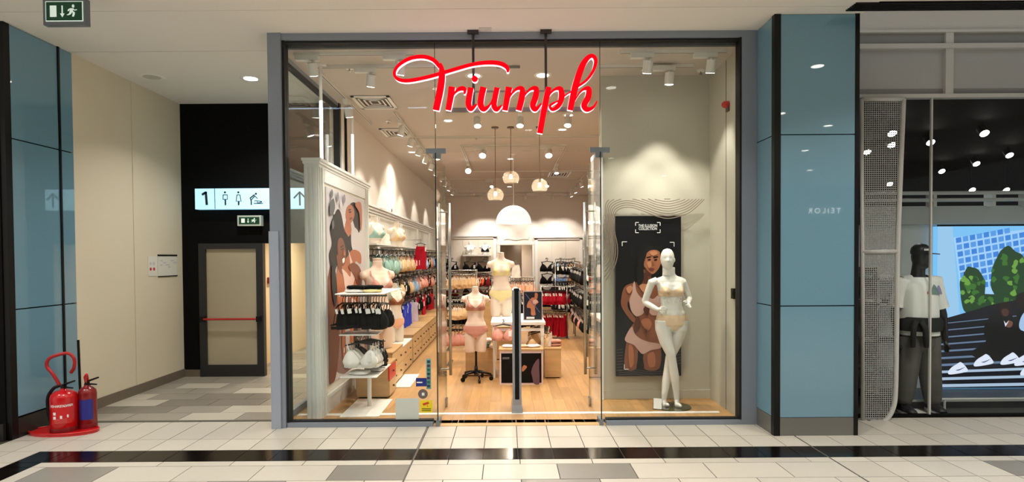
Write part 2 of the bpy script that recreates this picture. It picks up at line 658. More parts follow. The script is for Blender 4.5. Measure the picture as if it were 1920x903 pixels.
# ------------------------------------------------------------------ blue clad pillar on the right
YP = 5.5
px0, px1 = at(1452, 430, YP).x, at(1609, 430, YP).x
rc = thing('pillar_right', 'blue glass clad square pillar between lingerie shop and sportswear shop', 'pillar', ((px0 + px1) / 2, YP, 0))
bx(px0 + 0.03, px1 - 0.03, YP + 0.03, 6.6, 0, CEIL).build('core', m_black, rc)
zj = [0.17, at(1530, 573, YP).z, at(1530, 252, YP).z, CEIL]
for a, b_ in zip(zj, zj[1:]):
    bx(px0 + 0.055, px1 - 0.035, YP, YP + 0.03, a + 0.005, b_ - 0.005).build('glass_panel', m_blueglass, rc)
    bx(px0, px0 + 0.03, YP + 0.055, F + 0.1, a + 0.005, b_ - 0.005).build('glass_panel', m_blueglass, rc)
bx(px0 - 0.004, px0 + 0.055, YP - 0.006, YP + 0.055, 0, CEIL).build('corner_trim', m_blacktrim, rc)
bx(px1 - 0.035, px1 + 0.004, YP - 0.006, YP + 0.05, 0, CEIL).build('corner_trim', m_blacktrim, rc)
bx(px0 + 0.055, px1 - 0.035, YP - 0.002, YP + 0.03, 0, 0.17).build('plinth', m_plinth, rc)
bx(px0 - 0.002, px0 + 0.03, YP + 0.055, F + 0.1, 0, 0.17).build('plinth', m_plinth, rc)

# ------------------------------------------------------------------ shop shell
sfl = struct('floor_shop', bx(XL - 0.06, 2.95, 6.0, YB + 0.1, -0.06, -0.006), M('sub_floor', (120, 92, 60), 0.8))
PWID = 0.125
pieces = []
rr = random.Random(5)
x = XL
while x < 2.9:
    y = 5.9 - rr.random() * 1.25
    while y < YB:
        a, b_ = max(y, 6.0), min(y + 1.25, YB)
        if b_ - a > 0.02:
            pieces.append((x, round(a, 3), round(b_, 3)))
        y += 1.25
    x += PWID
pieces.sort(key=lambda p: p[1])
_pm = {}
for x, a, b_ in pieces[:300]:
    L = round(b_ - a, 3)
    if L not in _pm:
        o = bx(0.0006, PWID - 0.0006, 0.0006, L - 0.0006, -0.01, 0).build('plank', m_plank)
        _pm[L] = o.data
        bpy.data.objects.remove(o)
    inst(_pm[L], 'plank', sfl, (x, a, 0))
far = MB()
for x, a, b_ in pieces[300:]:
    far.box(x + 0.0006, x + PWID - 0.0006, a + 0.0006, b_ - 0.0006, -0.01, 0)
tag(far.build('far_planks', m_plank, sfl), kind='stuff')
struct('trim_4', bx(XL + 0.05, 1.13, 6.32, 6.39, 0, 0.006), M('white_threshold', (246, 244, 240), 0.25))
struct('trim_5', bx(1.13, 2.3, 6.32, 6.38, 0, 0.005), M('white_threshold'))

struct('ceiling_shop', bx(XL - 0.06, 2.95, 6.04, YB + 0.1, SC, SC + 0.1), m_shopceil)
struct('trim_6', bx(XL - 0.03, XR + 0.05, 6.0, 6.045, SC - 0.005, CEIL + 0.1), M('dark_bulkhead', (74, 78, 82), 0.6))
struct('wall_shop_left', bx(XL - 0.12, XL, 8.2, YB, 0, SC), m_shopwall)
# back wall with a doorway
bdx0, bdx1 = at(938, 500, YB).x, at(998, 500, YB).x
bdz = at(965, 459, YB).z
struct('wall_shop_back', MB().box(XL - 0.1, bdx0, YB, YB + 0.15, 0, SC).box(bdx1, 2.95, YB, YB + 0.15, 0, SC)
       .box(bdx0, bdx1, YB, YB + 0.15, bdz, SC), m_shopwall)
struct('wall_back_room', MB().box(-1.5, 2.2, 22.6, 22.7, 0, SC).box(-1.5, -1.4, YB + 0.15, 22.6, 0, SC)
       .box(2.1, 2.2, YB + 0.15, 22.6, 0, SC).box(-1.5, 2.2, YB + 0.15, 22.6, 2.6, 2.7), m_shopwall)
struct('floor_back_room', bx(-1.5, 2.2, YB + 0.1, 22.7, -0.06, -0.002), M('sub_floor'))
light('back_room_lamp', 'AREA', (0.3, 21.6, 2.58), 14, None, (1, 0.85, 0.7), 0.4, (0.3, 21.6, 0))
struct('wall_shop_right', bx(2.85, 2.95, 7.12, YB, 0, SC), m_shopwall)
struct('wall_alcove_back', bx(1.13, XR + 0.6, 7.0, 7.12, 0, SC), m_greige)
struct('wall_alcove_right', bx(XR - 0.03, XR + 0.1, 6.05, 7.0, 0, SC), m_greige)
struct('trim_7', bx(1.03, 1.14, 6.93, 7.16, 0, 2.9), m_white)
jx = XR - 0.03
yj = atx(1362, 450, jx).y
struct('trim_8', bx(jx - 0.004, jx, yj, yj + 0.012, 0, SC), M('joint_grey', (120, 116, 108), 0.6))
struct('trim_9', bx(1.14, jx, 6.985, 7.0, 0, 0.1), m_greige)
# ------------------------------------------------------------------ shop front frame
fr = thing('shopfront_frame', 'blue grey aluminium frame around the lingerie shop window', 'window frame', (0, F, 0))
fr['kind'] = 'structure'
lx0, lx1 = at(512, 440, F).x, at(541, 440, F).x
rx0, rx1 = at(1383, 440, F).x, at(1409, 440, F).x
FT = CEIL
bx(lx0, lx1 - 0.025, F - 0.08, F + 0.08, 0, FT).build('post', m_frame, fr)
bx(lx1 - 0.025, lx1, F - 0.05, F + 0.06, 0.05, FT).build('gasket', m_gasket, fr)
bx(rx0 + 0.02, px0 - 0.002, F - 0.06, F + 0.08, 0, FT).build('post', m_frame, fr)
bx(rx0, rx0 + 0.02, F - 0.05, F + 0.06, 0.05, FT).build('gasket', m_gasket, fr)
bx(lx0 - 0.005, lx0 + 0.09, F - 0.1, F - 0.08, 0, at(520, 434, F).z).build('post_cover', m_frame2, fr)
bx(lx1 - 0.025, rx0 + 0.02, F - 0.06, F + 0.07, FT - 0.065, FT).build('head_rail', m_frame, fr)
bx(lx1 - 0.025, rx0 + 0.02, F - 0.03, F + 0.05, FT - 0.085, FT - 0.065).build('gasket', m_gasket, fr)
# door line
DXL, DXR = -0.705, 0.945
for a, b_ in ((lx1 - 0.02, DXL - 0.05), (DXR + 0.05, rx0 + 0.02)):
    bx(a, b_, F - 0.06, F + 0.06, 0, 0.045).build('bottom_rail', m_frame, fr)
    bx(a, b_, F - 0.03, F + 0.03, 0.045, 0.062).build('gasket', m_gasket, fr)
zd = at(960, 285, F).z
ZG = FT - 0.085
win = struct('window_1', bx(lx1, DXL - 0.008, F - 0.006, F + 0.006, 0.06, ZG), m_glass)
struct('window_2', bx(DXR + 0.008, rx0, F - 0.006, F + 0.006, 0.06, ZG), m_glass)
struct('window_3', bx(DXL - 0.002, DXR + 0.002, F - 0.006, F + 0.006, zd + 0.01, ZG), m_glass)
for nm, x in (('trim_10', DXL - 0.005), ('trim_11', DXR + 0.005)):
    struct(nm, bx(x - 0.0025, x + 0.0025, F - 0.007, F + 0.007, 0.02, ZG), m_edge)
# patch fittings
m_patch = M('patch_steel', (128, 138, 146), 0.35, metal=0.6)
for x, s, nm in ((DXL, 1, 'left'), (DXR, -1, 'right')):
    pf = thing('patch_fitting', 'grey steel patch fitting at the top of the %s glass door' % nm, 'fitting', (x, F, zd), 'glass door patch fittings')
    bx(x - 0.1, x + 0.1, F - 0.018, F + 0.018, zd - 0.01, zd + 0.04).build('clamp', m_patch, pf)
    bx(x - 0.05 if s < 0 else x - 0.03, x + 0.03 if s < 0 else x + 0.05, F - 0.022, F + 0.022, zd - 0.06, zd - 0.01).build('pivot_block', m_patch, pf)
# glass doors standing open into the shop
for x, s, nm in ((DXL, 1, 'left'), (DXR, -1, 'right')):
    n = 'left' if s > 0 else 'right'
    d = thing('door_2' if s > 0 else 'door_3', 'frameless glass shop door standing open on the %s, with long steel bar handles' % n, 'door', (x, F, 0))
    d['kind'] = 'structure'
    bx(x - 0.005, x + 0.005, F - 0.05, F + 0.8, 0.012, zd - 0.012).build('leaf', m_glass2, d)
    bx(x - 0.0055, x + 0.0055, F - 0.058, F - 0.0505, 0.012, zd - 0.012).build('edge', m_edge, d)
    bx(x - 0.0055, x + 0.0055, F + 0.8, F + 0.803, 0.012, zd - 0.012).build('edge', M('glass_edge_green', (120, 150, 138), 0.2), d)
    yh = F + 0.7
    z0, z1 = at(960, 702, yh).z, at(960, 380, yh).z
    for q in (-1, 1):
        MB().cyl((x + q * 0.06, yh, z0), (x + q * 0.06, yh, z1), 0.017, 14).build('handle', m_chrome, d, True)
    for zz in (z0 + 0.07, (z0 + z1) / 2, z1 - 0.1):
        MB().cyl((x - 0.06, yh, zz), (x + 0.06, yh, zz), 0.009, 10).build('handle_stay', m_chrome, d)
    bx(x - 0.02, x + 0.02, F - 0.06, F + 0.1, 0.0, 0.06).build('floor_pivot', m_patch, d)
    MB().box(x - 0.018, x + 0.018, F + 0.7, F + 0.8, 0.01, 0.09).build('bolt_plate', m_chrome, d)
struct('trim_12', bx(DXL - 0.05, DXR + 0.05, F - 0.05, F + 0.05, -0.004, 0.004), M('sill_wood', (196, 156, 104), 0.4))

# side glazing along the corridor
SXG = XL - 0.01
sg = thing('window_4', 'glazed side return of the lingerie shop along the corridor', 'window', (SXG, 7.0, 0))
sg['kind'] = 'structure'
bx(SXG - 0.006, SXG + 0.006, 6.02, 8.15, 0.07, SC - 0.09).build('pane', m_glass, sg)
bx(SXG - 0.03, SXG + 0.03, 6.02, 8.2, 0, 0.07).build('bottom_rail', m_frame, sg)
bx(SXG - 0.03, SXG + 0.03, 6.02, 8.2, SC - 0.05, CEIL + 0.05).build('top_rail', m_frame, sg)
bx(SXG - 0.03, SXG + 0.03, 6.02, 8.2, SC - 0.09, SC - 0.05).build('gasket', m_gasket, sg)
bx(SXG - 0.04, SXG + 0.05, 8.13, 8.2, 0, SC).build('post', m_blacktrim, sg)
# ------------------------------------------------------------------ shop sign
YS = 5.80
m_red = M('sign_red_face', (196, 0, 18), 0.6, spec=0.1, emit=((255, 0, 22), 0.6))
m_halo = M('sign_white_return', (250, 240, 246), 0.4, emit=((255, 226, 246), 0.95))
m_steel_d = M('dark_steel', (62, 60, 58), 0.45, metal=0.4)


def sgn(a, b, t):
    p = at(720 + a / 4.571, 90 + b / 4.571, YS)
    return (p.x, YS + t, p.z)


sign = thing('shop_sign', 'red lit script sign hanging on two rods above the shop doors', 'sign', at(930, 160, YS))
strokes = {
    'letter_t': [([(1062, 205), (1055, 165), (1000, 132), (900, 122), (760, 138), (600, 182), (500, 212), (350, 252), (200, 278), (115, 262),
                   (88, 210), (125, 145), (220, 88), (330, 72), (420, 98), (480, 160)],
                  [18, 34, 36, 34, 30, 30, 30, 30, 30, 28, 24, 26, 30, 32, 34, 36]),
                 ([(478, 130), (496, 200), (486, 330), (445, 530)], [26, 50, 58, 56])],
    'letter_r': [([(582, 330), (570, 420), (550, 530)], [56, 52, 46]), ([(570, 440), (610, 380), (650, 348), (690, 350), (690, 392)], [10, 16, 34, 34, 14])],
    'letter_i': [([(745, 338), (730, 420), (724, 480), (745, 520), (795, 480)], [48, 50, 50, 40, 12])],
    'letter_u': [([(852, 334), (832, 430), (830, 490), (858, 522), (912, 478), (950, 380)], [54, 52, 52, 40, 14, 14]),
                 ([(970, 338), (950, 430), (944, 495), (968, 524), (1012, 488)], [46, 46, 48, 36, 10])],
    'letter_m': [([(1072, 334), (1055, 430), (1038, 532)], [56, 50, 46]),
                 ([(1062, 450), (1095, 390), (1140, 348), (1182, 350), (1182, 420), (1155, 532)], [10, 14, 24, 42, 52, 50]),
                 ([(1185, 450), (1215, 390), (1262, 348), (1304, 350), (1298, 420), (1276, 490), (1300, 524), (1350, 475)], [10, 14, 24, 44, 52, 50, 36, 12])],
    'letter_p': [([(1412, 334), (1392, 430), (1362, 580), (1336, 728)], [46, 50, 50, 48]),
                 ([(1395, 460), (1425, 390), (1470, 350), (1514, 352), (1522, 420), (1496, 492), (1445, 526), (1424, 492), (1492, 452)], [10, 14, 22, 42, 50, 40, 24, 20, 10]),
                 ([(1515, 440), (1560, 400), (1605, 372)], [10, 10, 10])],
    'letter_h': [([(1650, 335), (1735, 275), (1795, 190), (1815, 105), (1785, 66), (1738, 92), (1690, 175), (1640, 330), (1596, 530)],
                  [16, 20, 26, 30, 30, 42, 54, 56, 48]),
                 ([(1635, 450), (1675, 385), (1715, 350), (1755, 352), (1750, 420), (1716, 488), (1742, 526), (1795, 505), (1824, 455)],
                  [10, 14, 22, 44, 52, 50, 38, 22, 12])]}
n = 0
for key in strokes:
    face, body = MB(), MB()
    for pts, ws in strokes[key]:
        n += 1
        face.ribbon(pts, ws, sgn, -0.0005 * n, 0.012, 7)
        body.ribbon(pts, [w + 0.5 for w in ws], sgn, 0.0125 + 0.0003 * n, 0.06, 7)
    if key == 'letter_i':
        for bmb, rad, t0, t1 in ((face, 27, 0, 0.012), (body, 27.3, 0.0125, 0.06)):
            bmb.prism([(777 + rad * math.cos(q * 0.3927), 262 + rad * math.sin(q * 0.3927)) for q in range(16)], sgn, t0, t1)
    bo = body.build('letter', m_halo, sign)
    face.build('letter_face', m_red, bo)
for u in (887, 1024):
    p = at(u, 120, YS + 0.03)
    MB().cyl((p.x, YS + 0.075, at(u, 205, YS).z), (p.x, YS + 0.075, CEIL - 0.02), 0.013, 10).build('rod', m_steel_d, sign)
    bx(p.x - 0.055, p.x + 0.055, YS + 0.02, YS + 0.13, CEIL - 0.025, CEIL).build('ceiling_plate', m_steel_d, sign)
a, b_ = at(835, 202, YS), at(1105, 202, YS)
bx(a.x, b_.x, YS + 0.06, YS + 0.09, a.z - 0.025, a.z + 0.015).build('support_bar', M('grey_bar', (120, 116, 110), 0.4, metal=0.3), sign)
a, b_ = at(870, 168, YS), at(1090, 168, YS)
bx(a.x, b_.x, YS + 0.062, YS + 0.078, a.z - 0.008, a.z + 0.008).build('support_bar', M('grey_bar'), sign)

# ------------------------------------------------------------------ pictogram helpers
m_exit = M('exit_green', (10, 60, 38), 0.4, emit=((10, 70, 44), 0.15))
m_exitw = M('exit_white', (226, 240, 230), 0.5, emit=((220, 240, 228), 0.35))
m_alu = M('sign_housing_grey', (112, 118, 126), 0.45, metal=0.3)


def running_exit(parent, cx, cz, w, h, y):
    """exit pictogram (door, arrow, runner) on a plate w x h centred at cx, cz"""
    def mp(a, b, t):
        return (cx + a * w / 2, y + t, cz + b * h / 2)
    P = lambda nm, pts: MB().prism(pts, mp, -0.002, 0).build(nm, m_exitw, parent)
    P('symbol_door', [(-0.78, -0.62), (-0.42, -0.62), (-0.42, 0.62), (-0.78, 0.62)])
    P('symbol_arrow', [(-0.13, 0.62), (-0.06, 0.62), (-0.06, -0.25), (0.03, -0.25), (-0.095, -0.66), (-0.22, -0.25), (-0.13, -0.25)])
    P('symbol_head', [(0.52 + 0.07 * math.cos(q * 0.785), 0.55 + 0.19 * math.sin(q * 0.785)) for q in range(8)])
    b = MB()
    b.ribbon([(0.46, 0.3), (0.40, -0.05)], [0.17, 0.17], mp, -0.002, 0, 3)
    b.ribbon([(0.42, -0.02), (0.55, -0.18), (0.5, -0.6)], [0.13, 0.12, 0.09], mp, -0.0024, 0, 4)
    b.ribbon([(0.40, 0.0), (0.33, -0.3), (0.18, -0.42)], [0.13, 0.11, 0.09], mp, -0.0028, 0, 4)
    b.ribbon([(0.48, 0.28), (0.6, 0.1), (0.72, 0.18)], [0.09, 0.08, 0.07], mp, -0.0022, 0, 4)
    b.ribbon([(0.44, 0.28), (0.3, 0.2), (0.24, 0.0)], [0.09, 0.08, 0.07], mp, -0.0026, 0, 4)
    b.build('symbol_runner', m_exitw, parent)


YX = 4.9
c = at(121, 22, YX)
ex = thing('exit_sign', 'hanging green emergency exit sign at the upper left ceiling', 'sign', (c.x, YX, c.z))
bx(c.x - 0.178, c.x + 0.178, YX, YX + 0.05, c.z - 0.108, c.z + 0.108).build('housing', m_alu, ex)
bx(c.x - 0.155, c.x + 0.155, YX - 0.004, YX, c.z - 0.08, c.z + 0.085).build('border', m_exitw, ex)
bx(c.x - 0.148, c.x + 0.148, YX - 0.006, YX - 0.004, c.z - 0.073, c.z + 0.078).build('plate', m_exit, ex)
running_exit(ex, c.x, c.z + 0.002, 0.296, 0.15, YX - 0.006)
for s in (-0.1, 0.1):
    MB().cyl((c.x + s, YX + 0.025, c.z + 0.1), (c.x + s, YX + 0.025, CEIL), 0.006).build('hanger_rod', m_alu, ex)

# lit washroom sign on the black wall
YW = 8.38
a, b_ = at(366, 392, YW), at(577, 352, YW)
m_lite = M('lit_sign_face', (205, 235, 250), 0.4, emit=((150, 214, 242), 0.72))
m_ink = M('sign_ink', (18, 34, 44), 0.6)
ws = thing('washroom_sign', 'long lit pale blue direction sign with washroom pictograms on the black wall', 'sign', (a.x, YW, a.z))
bx(a.x, b_.x, YW, YE, a.z, b_.z).build('light_box', m_lite, ws)


def wp(u, v, t):
    p = at(u, v, YW)
    return (p.x, YW - 0.002 + t, p.z)


def ink(nm, fn):
    b = MB()
    fn(b)
    return b.build(nm, m_ink, ws)


st = lambda b, pts, w=1.6, n=3: b.ribbon(pts, [w * 1.35] * len(pts), wp, -0.003, 0, n)
dot = lambda b, u, v, r: b.prism([(u + r * math.cos(q * 0.5236), v + r * math.sin(q * 0.5236)) for q in range(12)], wp, -0.003, 0)
ink('numeral_one', lambda b: (st(b, [(386, 359), (388, 384)], 3.2, 1), st(b, [(386.5, 360), (379, 365)], 3, 1)))
ink('divider', lambda b: st(b, [(402.5, 352.5), (403.5, 391.5)], 0.7, 1))
ink('symbol_man', lambda b: (dot(b, 422, 360.3, 1.9), st(b, [(418.5, 365), (426.5, 365), (426.5, 373.5), (418.5, 373.5), (418.5, 365)], 1.1, 1),
                             st(b, [(422.7, 374), (423, 384.5)], 2, 1)))
ink('symbol_woman', lambda b: (dot(b, 447, 360.3, 1.9), st(b, [(444.5, 365), (450, 365), (452.3, 377), (443, 377), (444.5, 365)], 1.1, 1),
                               st(b, [(447.7, 377), (447.7, 384.5)], 2, 1)))
ink('symbol_baby_change', lambda b: (dot(b, 480, 363, 1.9), st(b, [(477.5, 364.5), (469, 371.5), (471, 375), (471.5, 384)], 1.6, 1),
                                     st(b, [(478, 367), (471, 375)], 1.2, 1), st(b, [(478, 367), (483, 372)], 1.0, 1),
                                     st(b, [(476, 381), (493, 381)], 1, 1), st(b, [(477, 376), (482, 376), (483, 380), (488, 380), (488, 377), (483, 376)], 1, 1),
                                     dot(b, 490, 378, 1.5)))
ink('symbol_wheelchair', lambda b: (st(b, [(513 + 5 * math.cos(q * 0.5), 377 + 5 * math.sin(q * 0.5)) for q in range(1, 11)], 1.3, 2),
                                    dot(b, 513, 360, 1.9), st(b, [(513, 364), (513.5, 374), (519, 374), (522, 382)], 1.5, 1)))
ink('divider', lambda b: st(b, [(544, 352.5), (544.6, 391.5)], 0.7, 1))
ink('symbol_arrow', lambda b: (st(b, [(562, 360), (562.5, 385)], 2.4, 1), st(b, [(551, 371.5), (562, 359.5), (573.5, 371.5)], 2.4, 1)))
# small exit sign under it
c = at(465, 413, YW)
e2 = thing('exit_sign', 'small green exit sign on the black wall under the lit washroom sign', 'sign', (c.x, YW, c.z))
bx(c.x - 0.17, c.x + 0.17, YW + 0.04, YE, c.z - 0.075, c.z + 0.075).build('housing', M('exit_frame_white', (196, 206, 196), 0.5), e2)
bx(c.x - 0.145, c.x + 0.145, YW + 0.036, YW + 0.04, c.z - 0.05, c.z + 0.05).build('plate', m_exit, e2)
running_exit(e2, c.x, c.z, 0.29, 0.1, YW + 0.036)

# notices on the cream wall
nx = -4.7
for u0, u1, v0, v1, lab, nm in ((277, 294, 480, 517, 'narrow white safety notice with red symbols on the cream corridor wall', 'safety_notice'),
                                (295, 331, 477, 518, 'framed evacuation plan on the cream corridor wall beside the black wall', 'evacuation_plan')):
    ya, yb = atx(u0, 500, nx).y, atx(u1, 500, nx).y
    za, zb_ = atx((u0 + u1) / 2, v1, nx).z, atx((u0 + u1) / 2, v0, nx).z
    t = thing(nm, lab, 'notice', (nx, (ya + yb) / 2, (za + zb_) / 2))
    bx(nx + 0.003, nx + 0.008, ya, yb, za, zb_).build('sheet', M('paper', (226, 224, 214), 0.6), t)
    if nm == 'evacuation_plan':
        k = 0.02
        MB().box(nx + 0.003, nx + 0.014, ya, yb, zb_ - k, zb_).build('frame_edge', m_black, t)
        MB().box(nx + 0.003, nx + 0.014, ya, yb, za, za + k * 0.6).build('frame_edge', m_black, t)
        for q in range(7):
            y = ya + 0.06 + 0.1 * (q % 6) * (yb - ya) / 0.75
            bx(nx + 0.008, nx + 0.0095, y, y + 0.05 + 0.02 * (q % 3), zb_ - 0.09 - 0.03 * (q % 4), zb_ - 0.075 - 0.03 * (q % 4)).build('plan_line', M('plan_grey', (96, 100, 104), 0.6), t)
    else:
        for q, zz in enumerate((0.35, 0.62)):
            for s in (0.25, 0.62):
                MB().cyl((nx + 0.008, ya + (yb - ya) * s, za + (zb_ - za) * zz), (nx + 0.0095, ya + (yb - ya) * s, za + (zb_ - za) * zz), 0.022, 10).build(
                    'symbol', M('notice_red', (190, 40, 36), 0.5) if q == 0 else M('plan_grey'), t)

# ------------------------------------------------------------------ ceiling lights of the concourse and corridor
m_lens = M('lamp_lens', (255, 255, 255), 0.4, emit=((255, 250, 240), 14.0))
m_lensoff = M('lamp_lens_off', (196, 192, 184), 0.3)


def downlight(x, y, z, label, r=0.09, lit=True, power=None, colr=(1, 0.95, 0.88), group=None, lamp=True):
    t = thing('downlight', label, 'ceiling light', (x, y, z), group)
    MB().lathe([(r * 0.8, -0.004), (r * 1.15, -0.012), (r * 1.25, 0.0)], (x, y, z), 24, False).build('trim_ring', m_white, t, True)
    MB().cyl((x, y, z - 0.006), (x, y, z - 0.001), r * 0.82, 24).build('lens', m_lens if lit else m_lensoff, t)
    if lit and lamp:
        light('lamp', 'AREA', (x, y, z - 0.02), power or MALL_W, t, colr, r * 1.7, (x, y, 0))
    return t


c = atz(470, 147, CEIL)
downlight(c.x, c.y, CEIL, 'lit round downlight in the corridor ceiling by the shop corner', 0.1, True, 26)
c = atz(285, 144, CEIL)
downlight(c.x, c.y, CEIL, 'unlit round downlight in the corridor ceiling near the cream wall', 0.12, False)
for x, y in ((4.34, 1.7), (5.58, 0.8), (-3.4, 1.2), (0.4, 1.5), (-6.0, 1.2), (-1.6, -1.5), (2.4, -1.5), (6.4, -1.6), (-5.2, -1.6),
             (-3.3, -4.5), (0.5, -4.5), (4.4, -4.5), (8.0, -4.5), (-3.2, 4.0), (-0.9, 4.05), (1.4, 4.05), (3.7, 4.0), (-5.4, 4.0), (6.0, 4.0)):
    downlight(x, y, CEIL, 'round downlight in the concourse ceiling before the shops', 0.085, True, MALL_W, group='concourse downlights')
for x0, x1 in ((-3.29, -2.22), (-1.45, -1.15)):
    t = thing('linear_lamp', 'slim %s linear lamp on the concourse ceiling' % ('long' if x1 - x0 > 0.5 else 'short'), 'ceiling light', (x0, 3.2, CEIL))
    bx(x0, x1, 3.17, 3.23, CEIL - 0.03, CEIL).build('housing', m_white, t)
    bx(x0 + 0.01, x1 - 0.01, 3.18, 3.22, CEIL - 0.034, CEIL - 0.03).build('diffuser', M('linear_diffuser', (255, 255, 255), 0.5, emit=((190, 220, 255), 16)), t)
c = atz(910, 55, CEIL)
tag(bx(c.x - 0.06, c.x + 0.06, c.y - 0.05, c.y + 0.05, CEIL - 0.006, CEIL).build('ceiling_hatch', M('hatch_paint', (205, 202, 196), 0.7)),
    'small flat white cover plate on the ceiling beside the sign rod', 'ceiling plate')

# ------------------------------------------------------------------ shop ceiling fittings
m_track = M('white_track', (224, 220, 212), 0.5)
m_spotw = M('white_spot', (222, 220, 214), 0.45)
ZT = SC - 0.03


def track(x0, y0, x1, y1, label):
    d = Vector((x1 - x0, y1 - y0, 0)).normalized()
    nrm = Vector((-d.y, d.x, 0)) * 0.018
    a, b_ = Vector((x0, y0, SC)), Vector((x1, y1, SC))
    t = thing('lighting_track', label, 'lighting track', (x0, y0, SC))
    lo = Vector((0, 0, -0.032))
    MB().loft([[a - nrm, a + nrm, a + nrm + lo, a - nrm + lo], [b_ - nrm, b_ + nrm, b_ + nrm + lo, b_ - nrm + lo]]).build('rail', m_track, t)
    lo2 = Vector((0, 0, -0.034))
    q = nrm * 0.3
    MB().loft([[a - q + lo, a + q + lo, a + q + lo2, a - q + lo2], [b_ - q + lo, b_ + q + lo, b_ + q + lo2, b_ - q + lo2]]).build('slot', M('track_slot', (80, 78, 74), 0.6), t)
    return t


def spot(x, y, aim, label, lit=True, power=None, r=0.05, along='x', lamp=True, L=0.13, sp=75, group='track spotlights'):
    t = thing('track_spotlight', label, 'spotlight', (x, y, SC - 0.034), group)
    z = SC - 0.034
    s = (0.24, 0.06) if along == 'x' else (0.06, 0.24)
    bx(x - s[0] / 2, x + s[0] / 2, y - s[1] / 2, y + s[1] / 2, z - 0.05, z).build('adapter', m_spotw, t)
    hc = Vector((x + (0.06 if along == 'x' else 0), y + (0.06 if along == 'y' else 0), z - 0.13))
    MB().cyl(hc + Vector((0, 0, 0.085)), hc, 0.012, 8).build('stem', m_spotw, t)
    d = (Vector(aim) - hc).normalized()
    h = MB().tube([hc - d * L * 0.45, hc + d * L * 0.55], [r, r], 18).build('head', m_spotw, t)
    MB().tube([hc + d * (L * 0.55), hc + d * (L * 0.55 + 0.003)], [r * 0.84] * 2, 18).build('lens', m_lens if lit else m_lensoff, h)
    if lit and lamp:
        light('lamp', 'SPOT', hc + d * (L * 0.55 + 0.02), power or SPOT_W, t, (1, 0.93, 0.83), 0.04, hc + d * 3, sp, 0.5)
    return t


ya = 6.14
track(-2.2, ya, -0.95, ya, 'white lighting track behind the left shop window')
track(1.2, ya, 2.3, ya, 'white lighting track behind the right shop window, nearest the glass')
track(-2.1, 6.55, -0.72, 6.55, 'second white lighting track behind the left shop window')
track(1.05, 6.6, 2.1, 6.6, 'second white lighting track behind the right shop window')
track(-2.12, 6.7, -2.12, 9.3, 'white lighting track above the framed poster along the left')
track(-1.62, 8.6, -1.62, 19.8, 'long white lighting track receding along the left shop wall')
track(2.05, 9.0, 2.05, 19.8, 'long white lighting track receding along the right shop wall')
track(-1.62, 10.4, 2.05, 10.4, 'white lighting track crossing the ceiling before the pendant lamps')
track(-0.85, 11.2, 1.15, 11.2, 'front rail of the rectangular ceiling track')
track(-0.85, 11.2, -0.85, 14.6, 'left rail of the rectangular ceiling track')
track(1.15, 11.2, 1.15, 14.6, 'right rail of the rectangular ceiling track')
track(-0.85, 14.6, 2.05, 14.6, 'rear rail of the rectangular ceiling track')
track(-1.62, 16.0, 2.05, 16.0, 'white lighting track crossing the ceiling near the back')
track(-1.62, 19.4, 2.05, 19.4, 'white lighting track along the back shop wall')
ORDN = ('first', 'second', 'third', 'fourth', 'fifth', 'sixth', 'seventh', 'eighth', 'ninth', 'tenth')
S1 = 'white track spotlight behind the window glass, '
spot(-2.06, ya, (-2.0, 7.2, 1.5), S1 + 'at the left shop corner', True, 34)
spot(-1.15, ya, (-1.5, 6.9, 0.9), S1 + 'left of the red sign', True, 40)
spot(-1.55, 6.55, (-1.9, 7.4, 1.3), S1 + 'above the white shelf rack', True, 46)
spot(1.42, ya, (1.4, 6.99, 1.3), S1 + 'above the dark window poster', True, 62, sp=62)
spot(2.08, ya, (2.1, 6.99, 1.2), S1 + 'nearest the right window post', True, 62, sp=62)
spot(1.76, 6.55, (1.75, 6.99, 0.9), S1 + 'above the white mannequin', True, 70, sp=62)
spot(-2.12, 7.9, (-1.9, 8.6, 1.4), 'white track spotlight above the end of the framed poster', True, 46, 0.055, 'y')
for k, y in enumerate((9.1, 10.0, 10.9, 11.8, 12.7, 13.6, 14.6, 15.6, 16.7, 17.8)):
    spot(-1.62, y, (-2.36, y + 0.5, 1.55), 'white track spotlight in the receding row above the left wall, %s from the front' % ORDN[k], True, SPOT_W * (0.9 if k % 2 == 0 else 0.6), 0.05, 'y', k % 2 == 0 or k < 4, group='left row of track spotlights')
for k, y in enumerate((11.5, 13.0, 14.5, 16.0, 17.5, 18.6)):
    spot(2.05, y, (2.8, y + 0.3, 1.5), 'white track spotlight in the receding row above the right wall, %s from the front' % ORDN[k], True, SPOT_W * 0.8, 0.05, 'y', k % 2 == 0, group='right row of track spotlights')
for x, lab in ((-0.9, 'leftmost'), (-0.55, 'second'), (0.55, 'middle'), (1.45, 'fourth'), (1.98, 'rightmost')):
    spot(x, 19.4, (x * 1.0, 20.59, 1.6), 'white track spotlight on the back wall track, %s of five' % lab, True, SPOT_W * 1.7)
spot(-0.5, 11.2, (-0.7, 8.6, 0.8), 'bright spotlight on the front rail of the rectangular track, left', True, SPOT_W * 1.2, 0.07)
spot(0.75, 11.2, (0.9, 9.0, 0.6), 'bright spotlight on the front rail of the rectangular track, right', True, SPOT_W * 1.2, 0.07)
spot(-0.85, 13.2, (-0.85, 8.5, 0.6), 'brightly glaring spotlight on the left rail of the rectangular track', True, SPOT_W * 1.5, 0.07, 'y')
spot(1.15, 13.4, (1.3, 12.5, 0.8), 'spotlight on the right rail of the rectangular track', True, SPOT_W * 1.2, 0.055, 'y')
spot(-0.45, 16.0, (-0.6, 14.0, 0.6), 'spotlight on the rear crossing track, left of the dome lamp', True, SPOT_W * 1.2)
spot(1.05, 16.0, (1.2, 14.0, 0.6), 'spotlight on the rear crossing track, right of the dome lamp', True, SPOT_W * 1.2)
